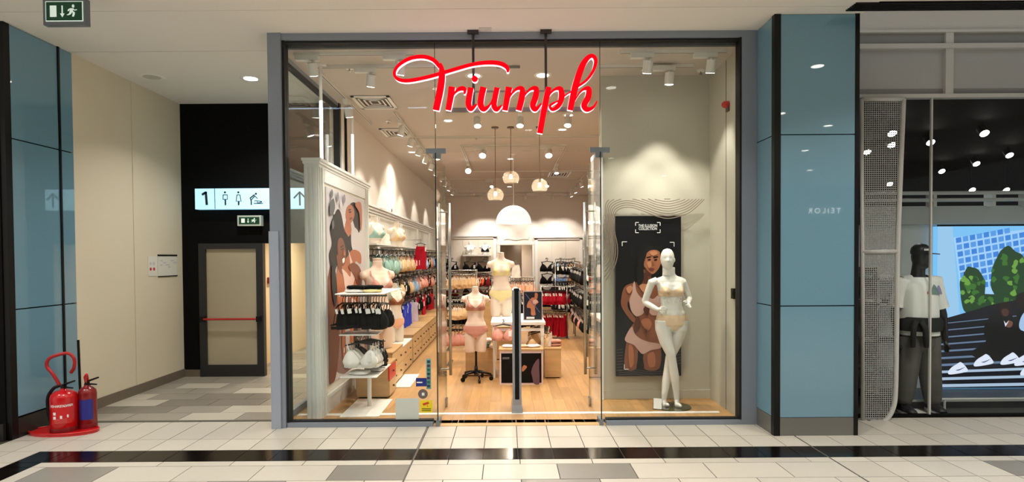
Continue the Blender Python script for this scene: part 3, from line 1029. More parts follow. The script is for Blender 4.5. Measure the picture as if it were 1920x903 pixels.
for u, lab in ((895, 'left'), (975, 'middle'), (1065, 'right')):
    p = at(u, 210, 8.6)
    spot(p.x, 8.55, (p.x * 0.6, 7.2, 0.3), 'spotlight hanging just below the red sign, %s of three' % lab, True, SPOT_W * 0.8, 0.055, 'y')
for x, y, lab in ((-0.37, 6.95, 'left'), (0.44, 6.95, 'right')):
    downlight(x, y, SC, 'round recessed downlight behind the red sign, %s one' % lab, 0.085, True, DOWN_W, (1, 0.88, 0.72))
for x, y, lb in ((0.95, 8.9, 'near the right alcove'), (0.95, 9.9, 'farther along beside the alcove'), (-1.9, 11.9, 'over the left wall'), (0.1, 12.8, 'behind the dome lamp'), (0.1, 17.8, 'near the back wall'), (-0.9, 9.2, 'left of the globe lamps')):
    downlight(x, y, SC, 'small round recessed downlight in the shop ceiling ' + lb, 0.07, True, DOWN_W, (1, 0.88, 0.72), group='small recessed shop downlights')


def vent(u0, u1, v0, v1, label):
    a, b_ = atz(u0, v1, SC), atz(u1, v0, SC)
    x0, x1 = atz((u0), (v0 + v1) / 2, SC).x, atz(u1, (v0 + v1) / 2, SC).x
    y0, y1 = a.y, b_.y
    cx, cy, w, d = (x0 + x1) / 2, (y0 + y1) / 2, min(x1 - x0, 0.6), min(y1 - y0, 0.6)
    t = thing('ceiling_vent', label, 'vent', (cx, cy, SC))
    bx(cx - w / 2, cx + w / 2, cy - d / 2, cy + d / 2, SC - 0.006, SC).build('backing', M('vent_dark', (70, 58, 46), 0.8), t)
    for q in range(4):
        s = 1 - q * 0.24
        W, D, k = w / 2 * s, d / 2 * s, 0.022 + (0.02 if q == 0 else 0)
        z0, z1 = SC - 0.02 + 0.003 * q, SC - 0.006
        MB().box(cx - W, cx + W, cy - D, cy - D + k, z0, z1).box(cx - W, cx + W, cy + D - k, cy + D, z0, z1).box(
            cx - W, cx - W + k, cy - D + k, cy + D - k, z0, z1).box(cx + W - k, cx + W, cy - D + k, cy + D - k, z0, z1).build('louvre', m_white, t)


vent(668, 738, 180, 201, 'square white air diffuser in the shop ceiling above the left display, nearer one')
vent(718, 770, 241, 255, 'square white air diffuser in the shop ceiling above the left display, farther one')
vent(1028, 1068, 321, 331, 'white air diffuser in the shop ceiling behind the glass globe lamps')
for u, v, lab in ((655, 126, 'behind the left window tracks'), (728, 226, 'between the two left air diffusers'), (893, 256, 'before the pendant lamps'), (1210, 131, 'in the alcove, left'), (1314, 131, 'in the alcove, right')):
    c = atz(u, v, SC)
    t = thing('sprinkler', 'small ceiling sprinkler or detector ' + lab, 'sprinkler', (c.x, c.y, SC))
    MB().lathe([(0.035, -0.02), (0.045, -0.012), (0.045, 0)], (c.x, c.y, SC), 16).build('rose', m_white, t)
    MB().lathe([(0.018, -0.05), (0.02, -0.045), (0.008, -0.04), (0.008, -0.02)], (c.x, c.y, SC), 10).build('nozzle', m_chrome, t)
# hanging exit sign inside, seen from behind
c = at(953, 118, 6.6)
t = thing('exit_sign', 'clear panel exit sign hanging inside above the doors with green lights', 'sign', (c.x, 6.6, c.z))
bx(c.x - 0.15, c.x + 0.15, 6.58, 6.62, c.z + 0.06, c.z + 0.085).build('housing', m_steel_d, t)
bx(c.x - 0.13, c.x + 0.13, 6.597, 6.603, c.z - 0.06, c.z + 0.06).build('panel', M('exit_back', (128, 132, 120), 0.3), t)
for q in range(4):
    x = c.x - 0.09 + q * 0.06
    MB().ellipsoid((x, 6.594, c.z + 0.03), (0.007, 0.004, 0.007), 8, 4).build('indicator', M('led_green', (40, 220, 100), 0.4, emit=((40, 255, 110), 3)), t)
MB().cyl((c.x, 6.6, c.z + 0.085), (c.x, 6.6, SC), 0.008).build('hanger_rod', m_steel_d, t)

# vertical light tubes beside the poster frame
for u, v0, v1, Y, lab in ((602, 120, 302, 6.5, 'front'), (661, 205, 338, 8.3, 'rear')):
    p = at(u, (v0 + v1) / 2, Y)
    zt, zb_ = SC, at(u, v1, Y).z
    t = thing('light_tube', 'upright white light tube from ceiling to poster frame, %s one' % lab, 'light tube', (p.x, Y, zb_))
    MB().cyl((p.x, Y, zb_), (p.x, Y, zb_ + (zt - zb_) * 0.62), 0.018, 10).build('tube', M('tube_glow', (255, 255, 255), 0.4, emit=((255, 250, 238), 1.6)), t, True)
    MB().cyl((p.x, Y, zb_ + (zt - zb_) * 0.62), (p.x, Y, zt), 0.017, 10).build('upper_rod', m_white, t, True)
    bx(p.x - 0.06, p.x + 0.06, Y - 0.03, Y + 0.03, zt - 0.02, zt).build('ceiling_plate', m_white, t)

# pendant lamps
m_brass = M('bronze_metal', (88, 66, 44), 0.4, metal=0.6)
m_globe = glass_mat('globe_glass', (255, 250, 240), 1.5, 0.05, 1.0)
_nt = m_globe.node_tree
_tl = _nt.nodes.new('ShaderNodeBsdfTranslucent')
_tl.inputs[0].default_value = (1, 0.95, 0.86, 1)
_mx = _nt.nodes.new('ShaderNodeMixShader')
_mx.inputs[0].default_value = 0.12
_out = _nt.nodes['Material Output']
_nt.links.new(_out.inputs[0].links[0].from_socket, _mx.inputs[1])
_nt.links.new(_tl.outputs[0], _mx.inputs[2])
_nt.links.new(_mx.outputs[0], _out.inputs[0])
m_bulb = M('warm_bulb', (255, 240, 210), 0.4, emit=((255, 224, 170), 5))
for u, v, vc, lab in ((929, 366, 245, 'lowest and leftmost'), (958, 334, 235, 'highest, middle one'), (1012, 349, 238, 'rightmost')):
    Y = 9.7
    c = at(u, v, Y)
    t = thing('globe_pendant', 'clear glass globe pendant lamp, %s of the three' % lab, 'pendant lamp', (c.x, Y, SC))
    MB().lathe([(0.055, -0.02), (0.06, -0.012), (0.06, 0)], (c.x, Y, SC), 16).build('ceiling_rose', m_brass, t)
    MB().cyl((c.x, Y, c.z + 0.12), (c.x, Y, SC - 0.02), 0.0045, 6).build('cord', m_brass, t)
    pr = [(0.135 * math.cos(q), 0.125 * math.sin(q)) for q in [-0.72 + 0.16 * i for i in range(14)]]
    MB().lathe(pr, c, 24, False).build('globe', m_globe, t, True)
    MB().lathe([(0.02, 0.06), (0.02, 0.13)], c, 12).build('lamp_holder', m_brass, t)
    MB().ellipsoid((c.x, Y, c.z + 0.03), (0.028, 0.028, 0.038), 12, 8).build('bulb', m_bulb, t, True)
    light('lamp', 'POINT', (c.x, Y, c.z - 0.01), 2.6, t, (1, 0.82, 0.58), 0.035)
Y = 12.2
c = at(963, 418, Y)
t = thing('dome_pendant', 'large white half dome pendant lamp over the display tables', 'pendant lamp', (c.x, Y, SC))
rad = 33 * Y / FPX
h = at(963, 385, Y).z - c.z
pr = [(rad * math.cos(q * math.pi / 20), h * math.sin(q * math.pi / 20)) for q in range(10)] + [(0.02, h)]
MB().lathe(pr + [(r_ * 0.97, z_ * 0.96) for r_, z_ in reversed(pr)], c, 36, False).build('shade', M('lit_white_shade', (250, 244, 234), 0.5, emit=((255, 246, 230), 0.75)), t, True)
MB().cyl((c.x, Y, c.z + h), (c.x, Y, SC), 0.006, 6).build('cord', m_white, t)
MB().lathe([(0.05, -0.02), (0.055, 0)], (c.x, Y, SC), 16).build('ceiling_rose', m_white, t)
MB().ellipsoid((c.x, Y, c.z + 0.12), (0.05, 0.05, 0.06), 12, 8).build('bulb', m_bulb, t, True)
light('lamp', 'POINT', (c.x, Y, c.z + 0.03), 60, t, (1, 0.86, 0.66), 0.06)
# ------------------------------------------------------------------ display bodies
PROF = [(-0.05, 0.085, 0.06, 0.0), (-0.02, 0.135, 0.09, 0.0), (0.04, 0.166, 0.105, 0.005), (0.10, 0.170, 0.106, 0.006), (0.16, 0.155, 0.098, 0.002),
        (0.22, 0.128, 0.088, 0.0), (0.27, 0.117, 0.082, 0.0), (0.33, 0.122, 0.084, 0.0), (0.39, 0.134, 0.088, 0.0), (0.45, 0.145, 0.090, 0.002),
        (0.51, 0.155, 0.086, 0.006), (0.555, 0.172, 0.070, 0.010), (0.585, 0.165, 0.056, 0.012), (0.605, 0.115, 0.050, 0.013), (0.62, 0.066, 0.046, 0.010),
        (0.65, 0.052, 0.048, 0.004), (0.70, 0.050, 0.050, 0.0)]


def prof(z):
    for (a, b) in zip(PROF, PROF[1:]):
        if a[0] <= z <= b[0] + 1e-9:
            t = (z - a[0]) / (b[0] - a[0])
            t = t * t * (3 - 2 * t)
            return [a[i] + (b[i] - a[i]) * t for i in (1, 2, 3)]
    return PROF[-1][1:] if z > 0 else PROF[0][1:]


def angd(a, b):
    d = (a - b + math.pi) % (2 * math.pi) - math.pi
    return d


def S(th, z, off=0.0):
    rx, ry, cy = prof(z)
    x, y = (rx + off) * math.sin(th), -(ry + off) * math.cos(th) + cy
    for s in (-1, 1):
        g_ = math.exp(-(angd(th, s * 0.56) / 0.34) ** 2 - ((z - 0.435) / (0.05 if z < 0.435 else 0.065)) ** 2)
        y -= 0.062 * g_
        x += s * 0.012 * g_
        g2 = math.exp(-(angd(th, math.pi - s * 0.55) / 0.5) ** 2 - ((z - 0.05) / 0.06) ** 2)
        y += 0.03 * g2
    return (x, y, z)


def torso_rings(z0, z1, n=40, nz=44):
    return [[S(2 * math.pi * k / n, z0 + (z1 - z0) * i / nz) for k in range(n)] for i in range(nz + 1)]


def cloth(mask, z0, z1, off=0.006, n=120, nz=90):
    vs, fs, idx = [], [], {}
    dz_ = (z1 - z0) / nz
    for i in range(nz):
        for k in range(n):
            if mask(2 * math.pi * (k + 0.5) / n, z0 + (i + 0.5) * dz_):
                q = []
                for kk, ii in ((k, i), (k + 1, i), (k + 1, i + 1), (k, i + 1)):
                    key = (kk % n, ii)
                    if key not in idx:
                        idx[key] = len(vs)
                        vs.append(S(2 * math.pi * key[0] / n, z0 + ii * dz_, off))
                    q.append(idx[key])
                fs.append(tuple(q))
    return MB().add(vs, fs)


def bra_mask(th, z):
    a = abs(angd(th, 0))
    if 0.375 <= z <= 0.405:
        return True
    top = 0.405 + 0.092 * math.exp(-((a - 0.58) / 0.36) ** 2)
    if a < 1.35 and 0.37 < z < top and not (a < 0.07 and z > 0.43):
        return True
    if z > 0.47 and z < 0.586 and abs(a - (0.62 + (z - 0.47) * (0.6 if a < 1.57 else 0))) < 0.05:
        return True
    if z > 0.39 and z < 0.586 and abs(math.pi - a - 0.6) < 0.05:
        return True
    return False


def bandeau_mask(th, z):
    a = abs(angd(th, 0))
    return 0.375 <= z <= 0.42 + 0.075 * math.exp(-((a - 0.58) / 0.5) ** 2)


def brief_mask(th, z, top=0.145):
    a = abs(angd(th, 0))
    leg = -0.05 + 0.125 * max(0.0, math.sin(a)) ** 0.8 if a < 1.57 else -0.05 + 0.10 * max(0, math.sin(a)) ** 1.2
    return leg < z < top


def remeshed(mb, name, voxel, it=4, fac=0.5):
    o = mb.build(name, None)
    o.data.materials.clear()
    m = o.modifiers.new('r', 'REMESH')
    m.mode = 'VOXEL'
    m.voxel_size = voxel
    m.use_smooth_shade = True
    s = o.modifiers.new('s', 'SMOOTH')
    s.iterations = it
    s.factor = fac
    bpy.context.view_layer.update()
    dg = bpy.context.evaluated_depsgraph_get()
    me = bpy.data.meshes.new_from_object(o.evaluated_get(dg))
    me.name = name
    bpy.data.objects.remove(o)
    me.polygons.foreach_set('use_smooth', [True] * len(me.polygons))
    return me


b = MB().loft(torso_rings(-0.05, 0.70))
for s in (-1, 1):
    b.tube([(s * 0.075, 0.0, 0.06), (s * 0.08, -0.002, 0.0), (s * 0.083, 0.0, -0.10), (s * 0.082, 0.002, -0.20), (s * 0.08, 0.003, -0.25)],
           [0.075, 0.084, 0.083, 0.077, 0.072], 20)
    b.ellipsoid((s * 0.172, 0.012, 0.535), (0.04, 0.05, 0.05), 14, 8)
FORM = remeshed(b, 'body', 0.011, 3)
b = MB().loft(torso_rings(0.28, 0.70))
for s in (-1, 1):
    b.ellipsoid((s * 0.172, 0.012, 0.535), (0.04, 0.05, 0.05), 14, 8)
BUST = remeshed(b, 'body', 0.011, 3)
BRA_C = cloth(bra_mask, 0.365, 0.60, 0.010)
BRIEF_C = cloth(brief_mask, -0.05, 0.15, 0.012, 96, 40)
m_formw = M('form_pale', (236, 222, 206), 0.45)
m_formpink = M('form_blush', (232, 208, 190), 0.45)


def display_form(name, label, loc, rotz, sc, body_mat, bra_mat, brief_mat=None, full=True, group=None):
    t = thing(name, label, 'display form', loc, group)
    t.rotation_euler.z = rotz
    t.scale = (sc, sc, sc)
    base = 0.25 if full else -0.28

    def put(nm, me, mat):
        o = bpy.data.objects.new(nm, me.copy() if me.materials else me)
        if not o.data.materials:
            o.data.materials.append(mat)
        else:
            o.data.materials[0] = mat
        o.location = (0, 0, base)
        col.objects.link(o)
        o.parent = t
        return o
    put('body', FORM if full else BUST, body_mat)
    if bra_mat:
        o = BRA_C.build('bra', bra_mat, None, True)
        o.location = (0, 0, base)
        o.parent = t
    if brief_mat:
        o = BRIEF_C.build('briefs', brief_mat, None, True)
        o.location = (0, 0, base)
        o.parent = t
    bc = MB().lathe([(0.048, 0.70), (0.05, 0.715), (0.02, 0.72)], (0, 0, 0), 20).build('neck_cap', body_mat)
    bc.location = (0, 0, base)
    bc.parent = t
    return t


# ------------------------------------------------------------------ standing window mannequin
YMN = 6.6
mb_ = at(1260, 765, YMN)
MX, MY = mb_.x, YMN
m_mann = M('mannequin_white', (236, 234, 228), 0.35)


def mw(u, v, dy=0.0):
    p = at(u, v, YMN + dy)
    return Vector((p.x, YMN + dy, p.z))


Z0 = 0.905           # crotch height
KX, KZ = 1.0, 0.93


def to_m(p):
    z = p[2]
    lean = -0.018 * math.sin((z - 0.1) * 3.0)
    return (p[0] * KX + MX + 0.002 + lean, p[1] + MY, Z0 + z * KZ)


b = MB().loft([[to_m(p) for p in r_] for r_ in torso_rings(-0.05, 0.72)])
HX, HZ = mw(1251, 491).x, 1.665
hd = []
for i in range(23):
    s = -1 + 2 * i / 22
    q = math.sqrt(max(0.0005, 1 - s * s))
    zz = HZ + s * 0.122
    wid = 0.076 * q ** 0.8 * (1 - 0.16 * max(0, -s))
    ring = []
    for k in range(28):
        th = 2 * math.pi * k / 28
        dep = 0.094 * q ** 0.8
        a = abs(angd(th, -0.25))
        nose = 0.024 * math.exp(-(a / 0.16) ** 2) * math.exp(-((s + 0.12) / 0.16) ** 2)
        brow = -0.008 * math.exp(-((a - 0.42) / 0.2) ** 2) * math.exp(-((s - 0.08) / 0.12) ** 2)
        lips = 0.007 * math.exp(-(a / 0.22) ** 2) * math.exp(-((s + 0.47) / 0.07) ** 2)
        e = nose + brow + lips
        ring.append((HX + (wid + e) * math.sin(th), MY - 0.005 - (dep + e) * math.cos(th) - 0.01 * max(0, -s), zz))
    hd.append(ring)
b.loft(hd)
b.tube([(HX - 0.004, MY, 1.48), (HX, MY + 0.005, 1.60)], [0.05, 0.05], 18)
for s in (-1, 1):
    b.ellipsoid((HX + s * 0.073 + 0.01, MY + 0.01, HZ - 0.01), (0.011, 0.018, 0.028), 10, 6)
# legs: crossed
b.tube([mw(1243, 600), mw(1243, 615), mw(1249, 640, -0.02), mw(1258, 664, -0.05), mw(1261, 680, -0.045), mw(1265, 705, -0.03), mw(1268, 735, 0.0), mw(1269, 748, 0.0)],
       [0.09, 0.088, 0.074, 0.052, 0.047, 0.049, 0.034, 0.029], 20)
b.tube([mw(1275, 600), mw(1274, 615), mw(1267, 642, 0.05), mw(1256, 670, 0.09), mw(1253, 690, 0.1), mw(1250, 712, 0.09), mw(1246, 738, 0.06), mw(1245, 750, 0.06)],
       [0.088, 0.086, 0.07, 0.05, 0.048, 0.05, 0.034, 0.028], 20)
# feet on tiptoe
for (u, v, dy), (u2, v2, dy2), (u3, dy3) in (((1269, 748, 0.01), (1270, 759, -0.035), (1271, -0.09)), ((1245, 750, 0.065), (1248, 761, 0.02), (1250, -0.04))):
    t0, t1 = mw(u, v, dy), mw(u2, v2, dy2)
    t2 = Vector((mw(u3, 765).x, MY + dy3, 0.033))
    b.tube([t0, (t0 + t1) / 2, t1, t2, t2 + Vector((0, -0.025, -0.004))], [0.03, 0.034, 0.036, 0.024, 0.012], 16, flat=0.85)
    b.tube([t0, Vector((t0.x, t0.y + 0.035, t0.z - 0.03))], [0.026, 0.022], 12)
# arms
sh = mw(1222, 529, 0.01)
el = mw(1208, 566, 0.07)
wr = mw(1233, 580, -0.07)
b.tube([mw(1232, 526, 0.005), sh, (sh + el) / 2, el], [0.046, 0.046, 0.039, 0.034], 16)
b.tube([el, (el * 0.6 + wr * 0.4), wr], [0.034, 0.036, 0.024], 16)
pal = mw(1240, 578, -0.105)
b.tube([wr, pal], [0.024, 0.03], 14, flat=0.6)
for i, (u, v) in enumerate(((1247, 574), (1249, 577), (1249, 581), (1247, 585))):
    tip = mw(u + 3, v + 3, -0.112)
    mid = mw(u - 3, v, -0.125)
    b.tube([pal + Vector((0, 0, 0.012 - 0.01 * i)), mid, tip], [0.0095, 0.0085, 0.006], 10)
b.tube([wr, mw(1238, 588, -0.06), mw(1243, 590, -0.05)], [0.012, 0.01, 0.007], 10)
sh2 = mw(1280, 529, 0.01)
el2 = mw(1293, 561, 0.06)
wr2 = mw(1291, 566, -0.14)
b.tube([mw(1270, 526, 0.005), sh2, (sh2 + el2) / 2, el2], [0.046, 0.046, 0.039, 0.034], 16)
b.tube([el2, (el2 * 0.6 + wr2 * 0.4), wr2], [0.034, 0.035, 0.024], 16)
pal2 = mw(1291, 570, -0.2)
b.tube([wr2, pal2], [0.023, 0.03], 14, flat=0.6)
for i, (u, v) in enumerate(((1283, 567), (1285, 572), (1288, 575), (1292, 577))):
    b.tube([pal2 + Vector((-0.012 + 0.007 * i, 0, 0.0)), mw(u + 4, v - 1, -0.245), mw(u, v, -0.25)], [0.0095, 0.0085, 0.006], 10)
b.tube([wr2, mw(1285, 564, -0.2), mw(1281, 565, -0.225)], [0.012, 0.01, 0.007], 10)
man = thing('mannequin', 'white full figure mannequin in beige bandeau bra and briefs in the right window', 'mannequin', (MX, MY, 0))
me = remeshed(b, 'body', 0.0065, 3)
o = bpy.data.objects.new('body', me)
me.materials.append(m_mann)
o.location = (-MX, -MY, 0)
col.objects.link(o)
o.parent = man
m_beige = M('beige_fabric', (233, 205, 172), 0.8)


def worn(nm, mb, mat, parent):
    mb2 = MB()
    mb2.add([to_m(p) for p in mb.v], mb.f)
    return mb2.build(nm, mat, parent, True)


worn('bandeau_bra', cloth(bandeau_mask, 0.365, 0.52, 0.007), m_beige, man)
worn('briefs', cloth(lambda th, z: brief_mask(th, z, 0.15), -0.05, 0.155, 0.007, 110, 50), m_beige, man)
bp = man
MB().lathe([(0.2, 0.0), (0.205, 0.006), (0.2, 0.012)], (MX, MY - 0.02, 0), 40).build('base_disc', glass_mat('base_glass', (190, 205, 196), 1.5), bp)
MB().cyl((MX + 0.02, MY + 0.05, 0.012), (MX + 0.02, MY + 0.05, 0.05), 0.01).build('foot_pin', m_chrome, bp)
c = mw(1233, 757, -0.12)
cd = thing('price_card', 'small white price card standing beside the mannequin feet', 'card', (c.x, c.y, 0))
rot = Matrix.Rotation(-0.35, 3, 'X') @ Matrix.Rotation(0.1, 3, 'Y')
MB().cbox((c.x, c.y, 0.065), (0.09, 0.004, 0.115), rot).build('card', m_white, cd)
MB().cbox((c.x - 0.03, c.y + 0.02, 0.05), (0.03, 0.006, 0.1), rot).build('support', m_blacktrim, cd)

# ------------------------------------------------------------------ dark poster in the window
YQ = 6.93
m_pdark = M('poster_dark', (19, 20, 25), 0.35)
m_skin = M('print_skin', (142, 88, 64), 0.5, noise=(7, 0.18))
m_skinl = M('print_skin_light', (178, 112, 80), 0.5, noise=(9, 0.12))
m_hair = M('print_hair', (10, 10, 13), 0.45)
m_pink = M('print_blush', (206, 168, 156), 0.5, noise=(9, 0.06))
m_printw = M('print_white', (240, 240, 240), 0.5)
m_lip = M('print_lip', (120, 58, 52), 0.5)
m_grey = M('print_grey', (92, 92, 96), 0.5)
a, b2 = at(1155, 705, YQ), at(1277, 404, YQ)
po = thing('window_poster', 'tall dark poster of a woman in blush lingerie behind the white mannequin', 'poster', ((a.x + b2.x) / 2, YQ, a.z))
bx(a.x, b2.x, YQ, YQ + 0.03, a.z, b2.z).build('board', m_pdark, po)
layer = [0]


def flat(parent, nm, pts, mat, mapf, n=5, smooth=True):
    layer[0] += 1
    e = 0.0006 * layer[0]
    pts = [(p.x, p.y) for p in catmull([(q[0], q[1], 0) for q in pts], n, True)] if smooth else pts
    return MB().prism(pts, mapf, -e, -e + 0.0004).build(nm, mat, parent)


pm = lambda u, v, t: (at(u, v, YQ).x, YQ - 0.0005 + t, at(u, v, YQ).z)
flat(po, 'figure_hair', [(1194, 530), (1191, 505), (1195, 482), (1204, 468), (1216, 460), (1230, 459), (1239, 468), (1243, 485), (1246, 512), (1238, 528), (1215, 526)], m_hair, pm)
flat(po, 'figure_body', [(1204, 505), (1219, 512), (1222, 524), (1236, 530), (1247, 545), (1242, 580), (1230, 600), (1232, 620), (1239, 645), (1236, 690), (1207, 690), (1206, 660), (1197, 650),
                         (1193, 690), (1172, 690), (1173, 650), (1182, 615), (1192, 600), (1189, 578), (1180, 568), (1171, 545), (1178, 533), (1198, 526)], m_skin, pm)
flat(po, 'figure_arm', [(1181, 533), (1170, 539), (1165, 558), (1166, 576), (1186, 603), (1193, 598), (1178, 578), (1178, 562), (1186, 548)], m_skin, pm)
flat(po, 'figure_face', [(1209, 482), (1216, 471), (1228, 468), (1237, 473), (1240, 487), (1236, 501), (1228, 511), (1221, 513), (1212, 507), (1207, 495)], m_skinl, pm)
flat(po, 'figure_brow', [(1212, 482), (1219, 480), (1221, 482), (1213, 484)], m_hair, pm, 3)
flat(po, 'figure_brow', [(1225, 481), (1233, 480), (1234, 482), (1226, 484)], m_hair, pm, 3)
flat(po, 'figure_eye', [(1214, 486), (1220, 485), (1219, 488), (1215, 488)], m_hair, pm, 3)
flat(po, 'figure_eye', [(1226, 486), (1232, 485), (1231, 488), (1227, 488)], m_hair, pm, 3)
flat(po, 'figure_nose', [(1223, 488), (1227, 497), (1222, 498)], m_skin, pm, 2)
flat(po, 'figure_mouth', [(1217, 504), (1222, 502), (1227, 504), (1222, 508)], m_lip, pm, 3)
flat(po, 'figure_bra', [(1187, 532), (1190, 528), (1193, 545), (1203, 558), (1214, 556), (1224, 560), (1233, 553), (1241, 545), (1245, 565), (1237, 587), (1222, 590), (1213, 579), (1204, 589), (1192, 592), (1183, 581), (1180, 562), (1185, 548)], m_pink, pm)
flat(po, 'figure_shadow', [(1206, 580), (1212, 572), (1218, 578), (1213, 592)], M('print_shade', (86, 46, 34), 0.5), pm)
flat(po, 'figure_briefs', [(1184, 612), (1190, 625), (1200, 634), (1215, 640), (1236, 644), (1238, 652), (1220, 656), (1205, 663), (1196, 655), (1188, 646), (1174, 640), (1172, 632)], m_pink, pm)
m_hi = M('print_skin_high', (206, 142, 106), 0.5)
m_sh = M('print_skin_shadow', (92, 52, 38), 0.5)
for nm, pts, mt in (('figure_cheek', [(1213, 492), (1219, 490), (1221, 498), (1216, 502)], m_hi), ('figure_forehead', [(1218, 473), (1228, 470), (1233, 475), (1224, 479)], m_hi),
                    ('figure_jaw', [(1209, 500), (1214, 507), (1221, 513), (1220, 518), (1211, 512)], m_sh), ('figure_neck', [(1206, 512), (1212, 514), (1216, 528), (1208, 530)], m_sh),
                    ('figure_shoulder', [(1174, 540), (1182, 535), (1186, 540), (1179, 550)], m_hi), ('figure_chest', [(1198, 534), (1212, 532), (1224, 536), (1216, 550), (1206, 548)], m_hi),
                    ('figure_waist', [(1192, 596), (1198, 594), (1200, 612), (1192, 624), (1187, 616)], m_sh), ('figure_navel', [(1209, 617), (1212, 615), (1213, 622), (1210, 624)], m_sh),
                    ('figure_belly', [(1202, 600), (1214, 596), (1222, 606), (1216, 618), (1206, 612)], m_skinl), ('figure_thigh', [(1178, 648), (1186, 650), (1188, 680), (1180, 686)], m_skinl),
                    ('figure_thigh', [(1214, 664), (1226, 660), (1228, 684), (1216, 686)], m_skinl), ('figure_hair_lock', [(1236, 470), (1243, 486), (1247, 520), (1252, 545), (1243, 548), (1238, 516), (1240, 492)], m_hair),
                    ('figure_hair_lock', [(1206, 470), (1212, 474), (1206, 496), (1206, 524), (1196, 534), (1192, 510), (1196, 484)], m_hair)):
    flat(po, nm, pts, mt, pm, 4)
flat(po, 'figure_gap', [(1198, 664), (1203, 666), (1207, 690), (1193, 690)], m_hair, pm, 3)
b = MB()
for pts in ([(1191, 423), (1191, 417), (1197, 417)], [(1231, 417), (1237, 417), (1237, 423)], [(1191, 430), (1191, 436), (1197, 436)], [(1231, 436), (1237, 436), (1237, 430)],
            [(1166, 461), (1166, 453), (1175, 453)], [(1255, 454), (1263, 454), (1263, 462)], [(1170, 682), (1170, 691), (1178, 691)]):
    b.ribbon([pts[0], pts[1]], [1.3, 1.3], pm, -0.02, -0.019, 1).ribbon([pts[1], pts[2]], [1.3, 1.3], pm, -0.0205, -0.019, 1)
tag(b.build('corner_brackets', m_printw, po), kind='stuff')
tz = at(1214, 426, YQ)
text_mesh('headline', 'THE ILLUSION\nCOLLECTION', 0.049, m_printw, lambda x, y: (tz.x + x * 0.72, YQ - 0.02, tz.z + y * 0.9), po, line=0.8, bold=0.0008)
b = MB()
for k in range(8):
    v = 655 + k * 5.5
    b.ribbon([(1156, v), (1167, v - 1)], [1, 1], pm, -0.016, -0.0155, 1)
    b.ribbon([(1262, v - 8), (1269, v - 12), (1276, v - 14)], [1, 1, 1], pm, -0.016, -0.0155, 3)
for k in range(3):
    b.ribbon([(1160, 694 + 4 * k), (1190, 692 + 4 * k), (1220, 696 + 4 * k), (1272, 692 + 4 * k)], [0.8] * 4, pm, -0.016, -0.0155, 4)
tag(b.build('wave_print', m_grey, po), kind='stuff')
# wave relief around it
YV = 6.9
vm = lambda u, v, t: (at(u, v, YV).x, YV + t, at(u, v, YV).z)
wv = thing('wave_decoration', 'grey wavy line relief framing the top left of the dark poster', 'wall decoration', at(1160, 380, YV))
m_wave = M('wave_grey', (138, 124, 110), 0.5)
WB = [(1322, 372, 0, -4.6), (1310, 384, -0.6, -4.5), (1293, 398, -0.6, -4.6), (1275, 405, 0, -4.6), (1253, 409, 0, -4.5), (1231, 405, 0, -4.4), (1209, 396.5, 0.4, -4.2),
      (1186, 389, 0, -4), (1169, 389, -1, -4), (1157, 395, -3, -3), (1151.5, 406, -2.8, -1.5), (1150, 418, -2.2, 0), (1153, 437, -2.6, 0.3), (1157.5, 460, -3.4, 0.5),
      (1157.5, 480, -4, 0), (1151, 502, -4, -2.5), (1136.6, 525, -3, -6)]
for k in range(10):
    pts = catmull([(q[0] + k * q[2], q[1] + k * q[3], 0) for q in WB], 6)
    run = []
    for p in pts + [None]:
        if p is not None and p.y >= 372.5 and p.x >= 1133:
            run.append((p.x, p.y))
        else:
            if len(run) > 2:
                MB().ribbon(run, [1.6] * len(run), vm, -0.0003 * k, 0.004, 1).build('wave_line', m_wave, wv)
            run = []

# ------------------------------------------------------------------ framed poster stand on the left
XP = -1.99
YA, YBk = 6.2, 8.45
TZ = 2.73
ps = thing('poster_stand', 'big white moulded frame with a poster of two women behind the left window', 'poster stand', (XP, (YA + YBk) / 2, 0))
m_fw = M('frame_white', (226, 228, 226), 0.45)
bx(XP - 0.12, XP, YA + 0.02, YBk - 0.02, 0.0, TZ - 0.03).build('core', m_offwhite, ps)
for y0, y1 in ((YA, YA + 0.2), (YBk - 0.22, YBk)):
    st_ = bx(XP - 0.14, XP + 0.012, y0, y1, 0, TZ - 0.06).build('stile', m_fw, ps)
    for q in range(3):
        yq = y0 + 0.03 + q * 0.05
        bx(XP + 0.012, XP + 0.024 + 0.008 * (q == 1), yq, yq + 0.028, 0.0, TZ - 0.06).build('moulding', m_fw, st_)
    if y0 == YA:
        for q in range(3):
            xq = XP - 0.125 + q * 0.045
            bx(xq, xq + 0.026, YA - 0.012, YA, 0.0, TZ - 0.06).build('moulding', m_fw, st_)
for q in range(3):
    bx(XP - 0.14 - 0.01 * q, XP + 0.02 + 0.012 * q, YA - 0.012 * q, YBk + 0.012 * q, TZ - 0.06 + 0.03 * q, TZ - 0.03 + 0.03 * q).build('cornice', m_fw, ps)
bx(XP, XP + 0.014, YA + 0.2, YBk - 0.22, TZ - 0.2, TZ - 0.06).build('top_rail', m_fw, ps)
bx(XP, XP + 0.014, YA + 0.2, YBk - 0.22, 0.0, 0.16).build('bottom_rail', m_fw, ps)
bx(XP, XP + 0.022, YA + 0.2, YBk - 0.22, 0.16, 0.2).build('bottom_rail', m_fw, ps)
m_pbg = M('print_pale_grey', (206, 200, 204), 0.45, noise=(2.5, 0.1))
XQ = XP + 0.016
y0p, y1p = YA + 0.25, YBk - 0.27
pic = bx(XP + 0.001, XQ, y0p, y1p, 0.3, TZ - 0.24).build('print', m_pbg, ps)
layer[0] = 0


def xm(u, v, t):
    p = atx(u, v, XQ)
    return (XQ - t, min(max(p.y, y0p), y1p), min(max(p.z, 0.3), TZ - 0.24))


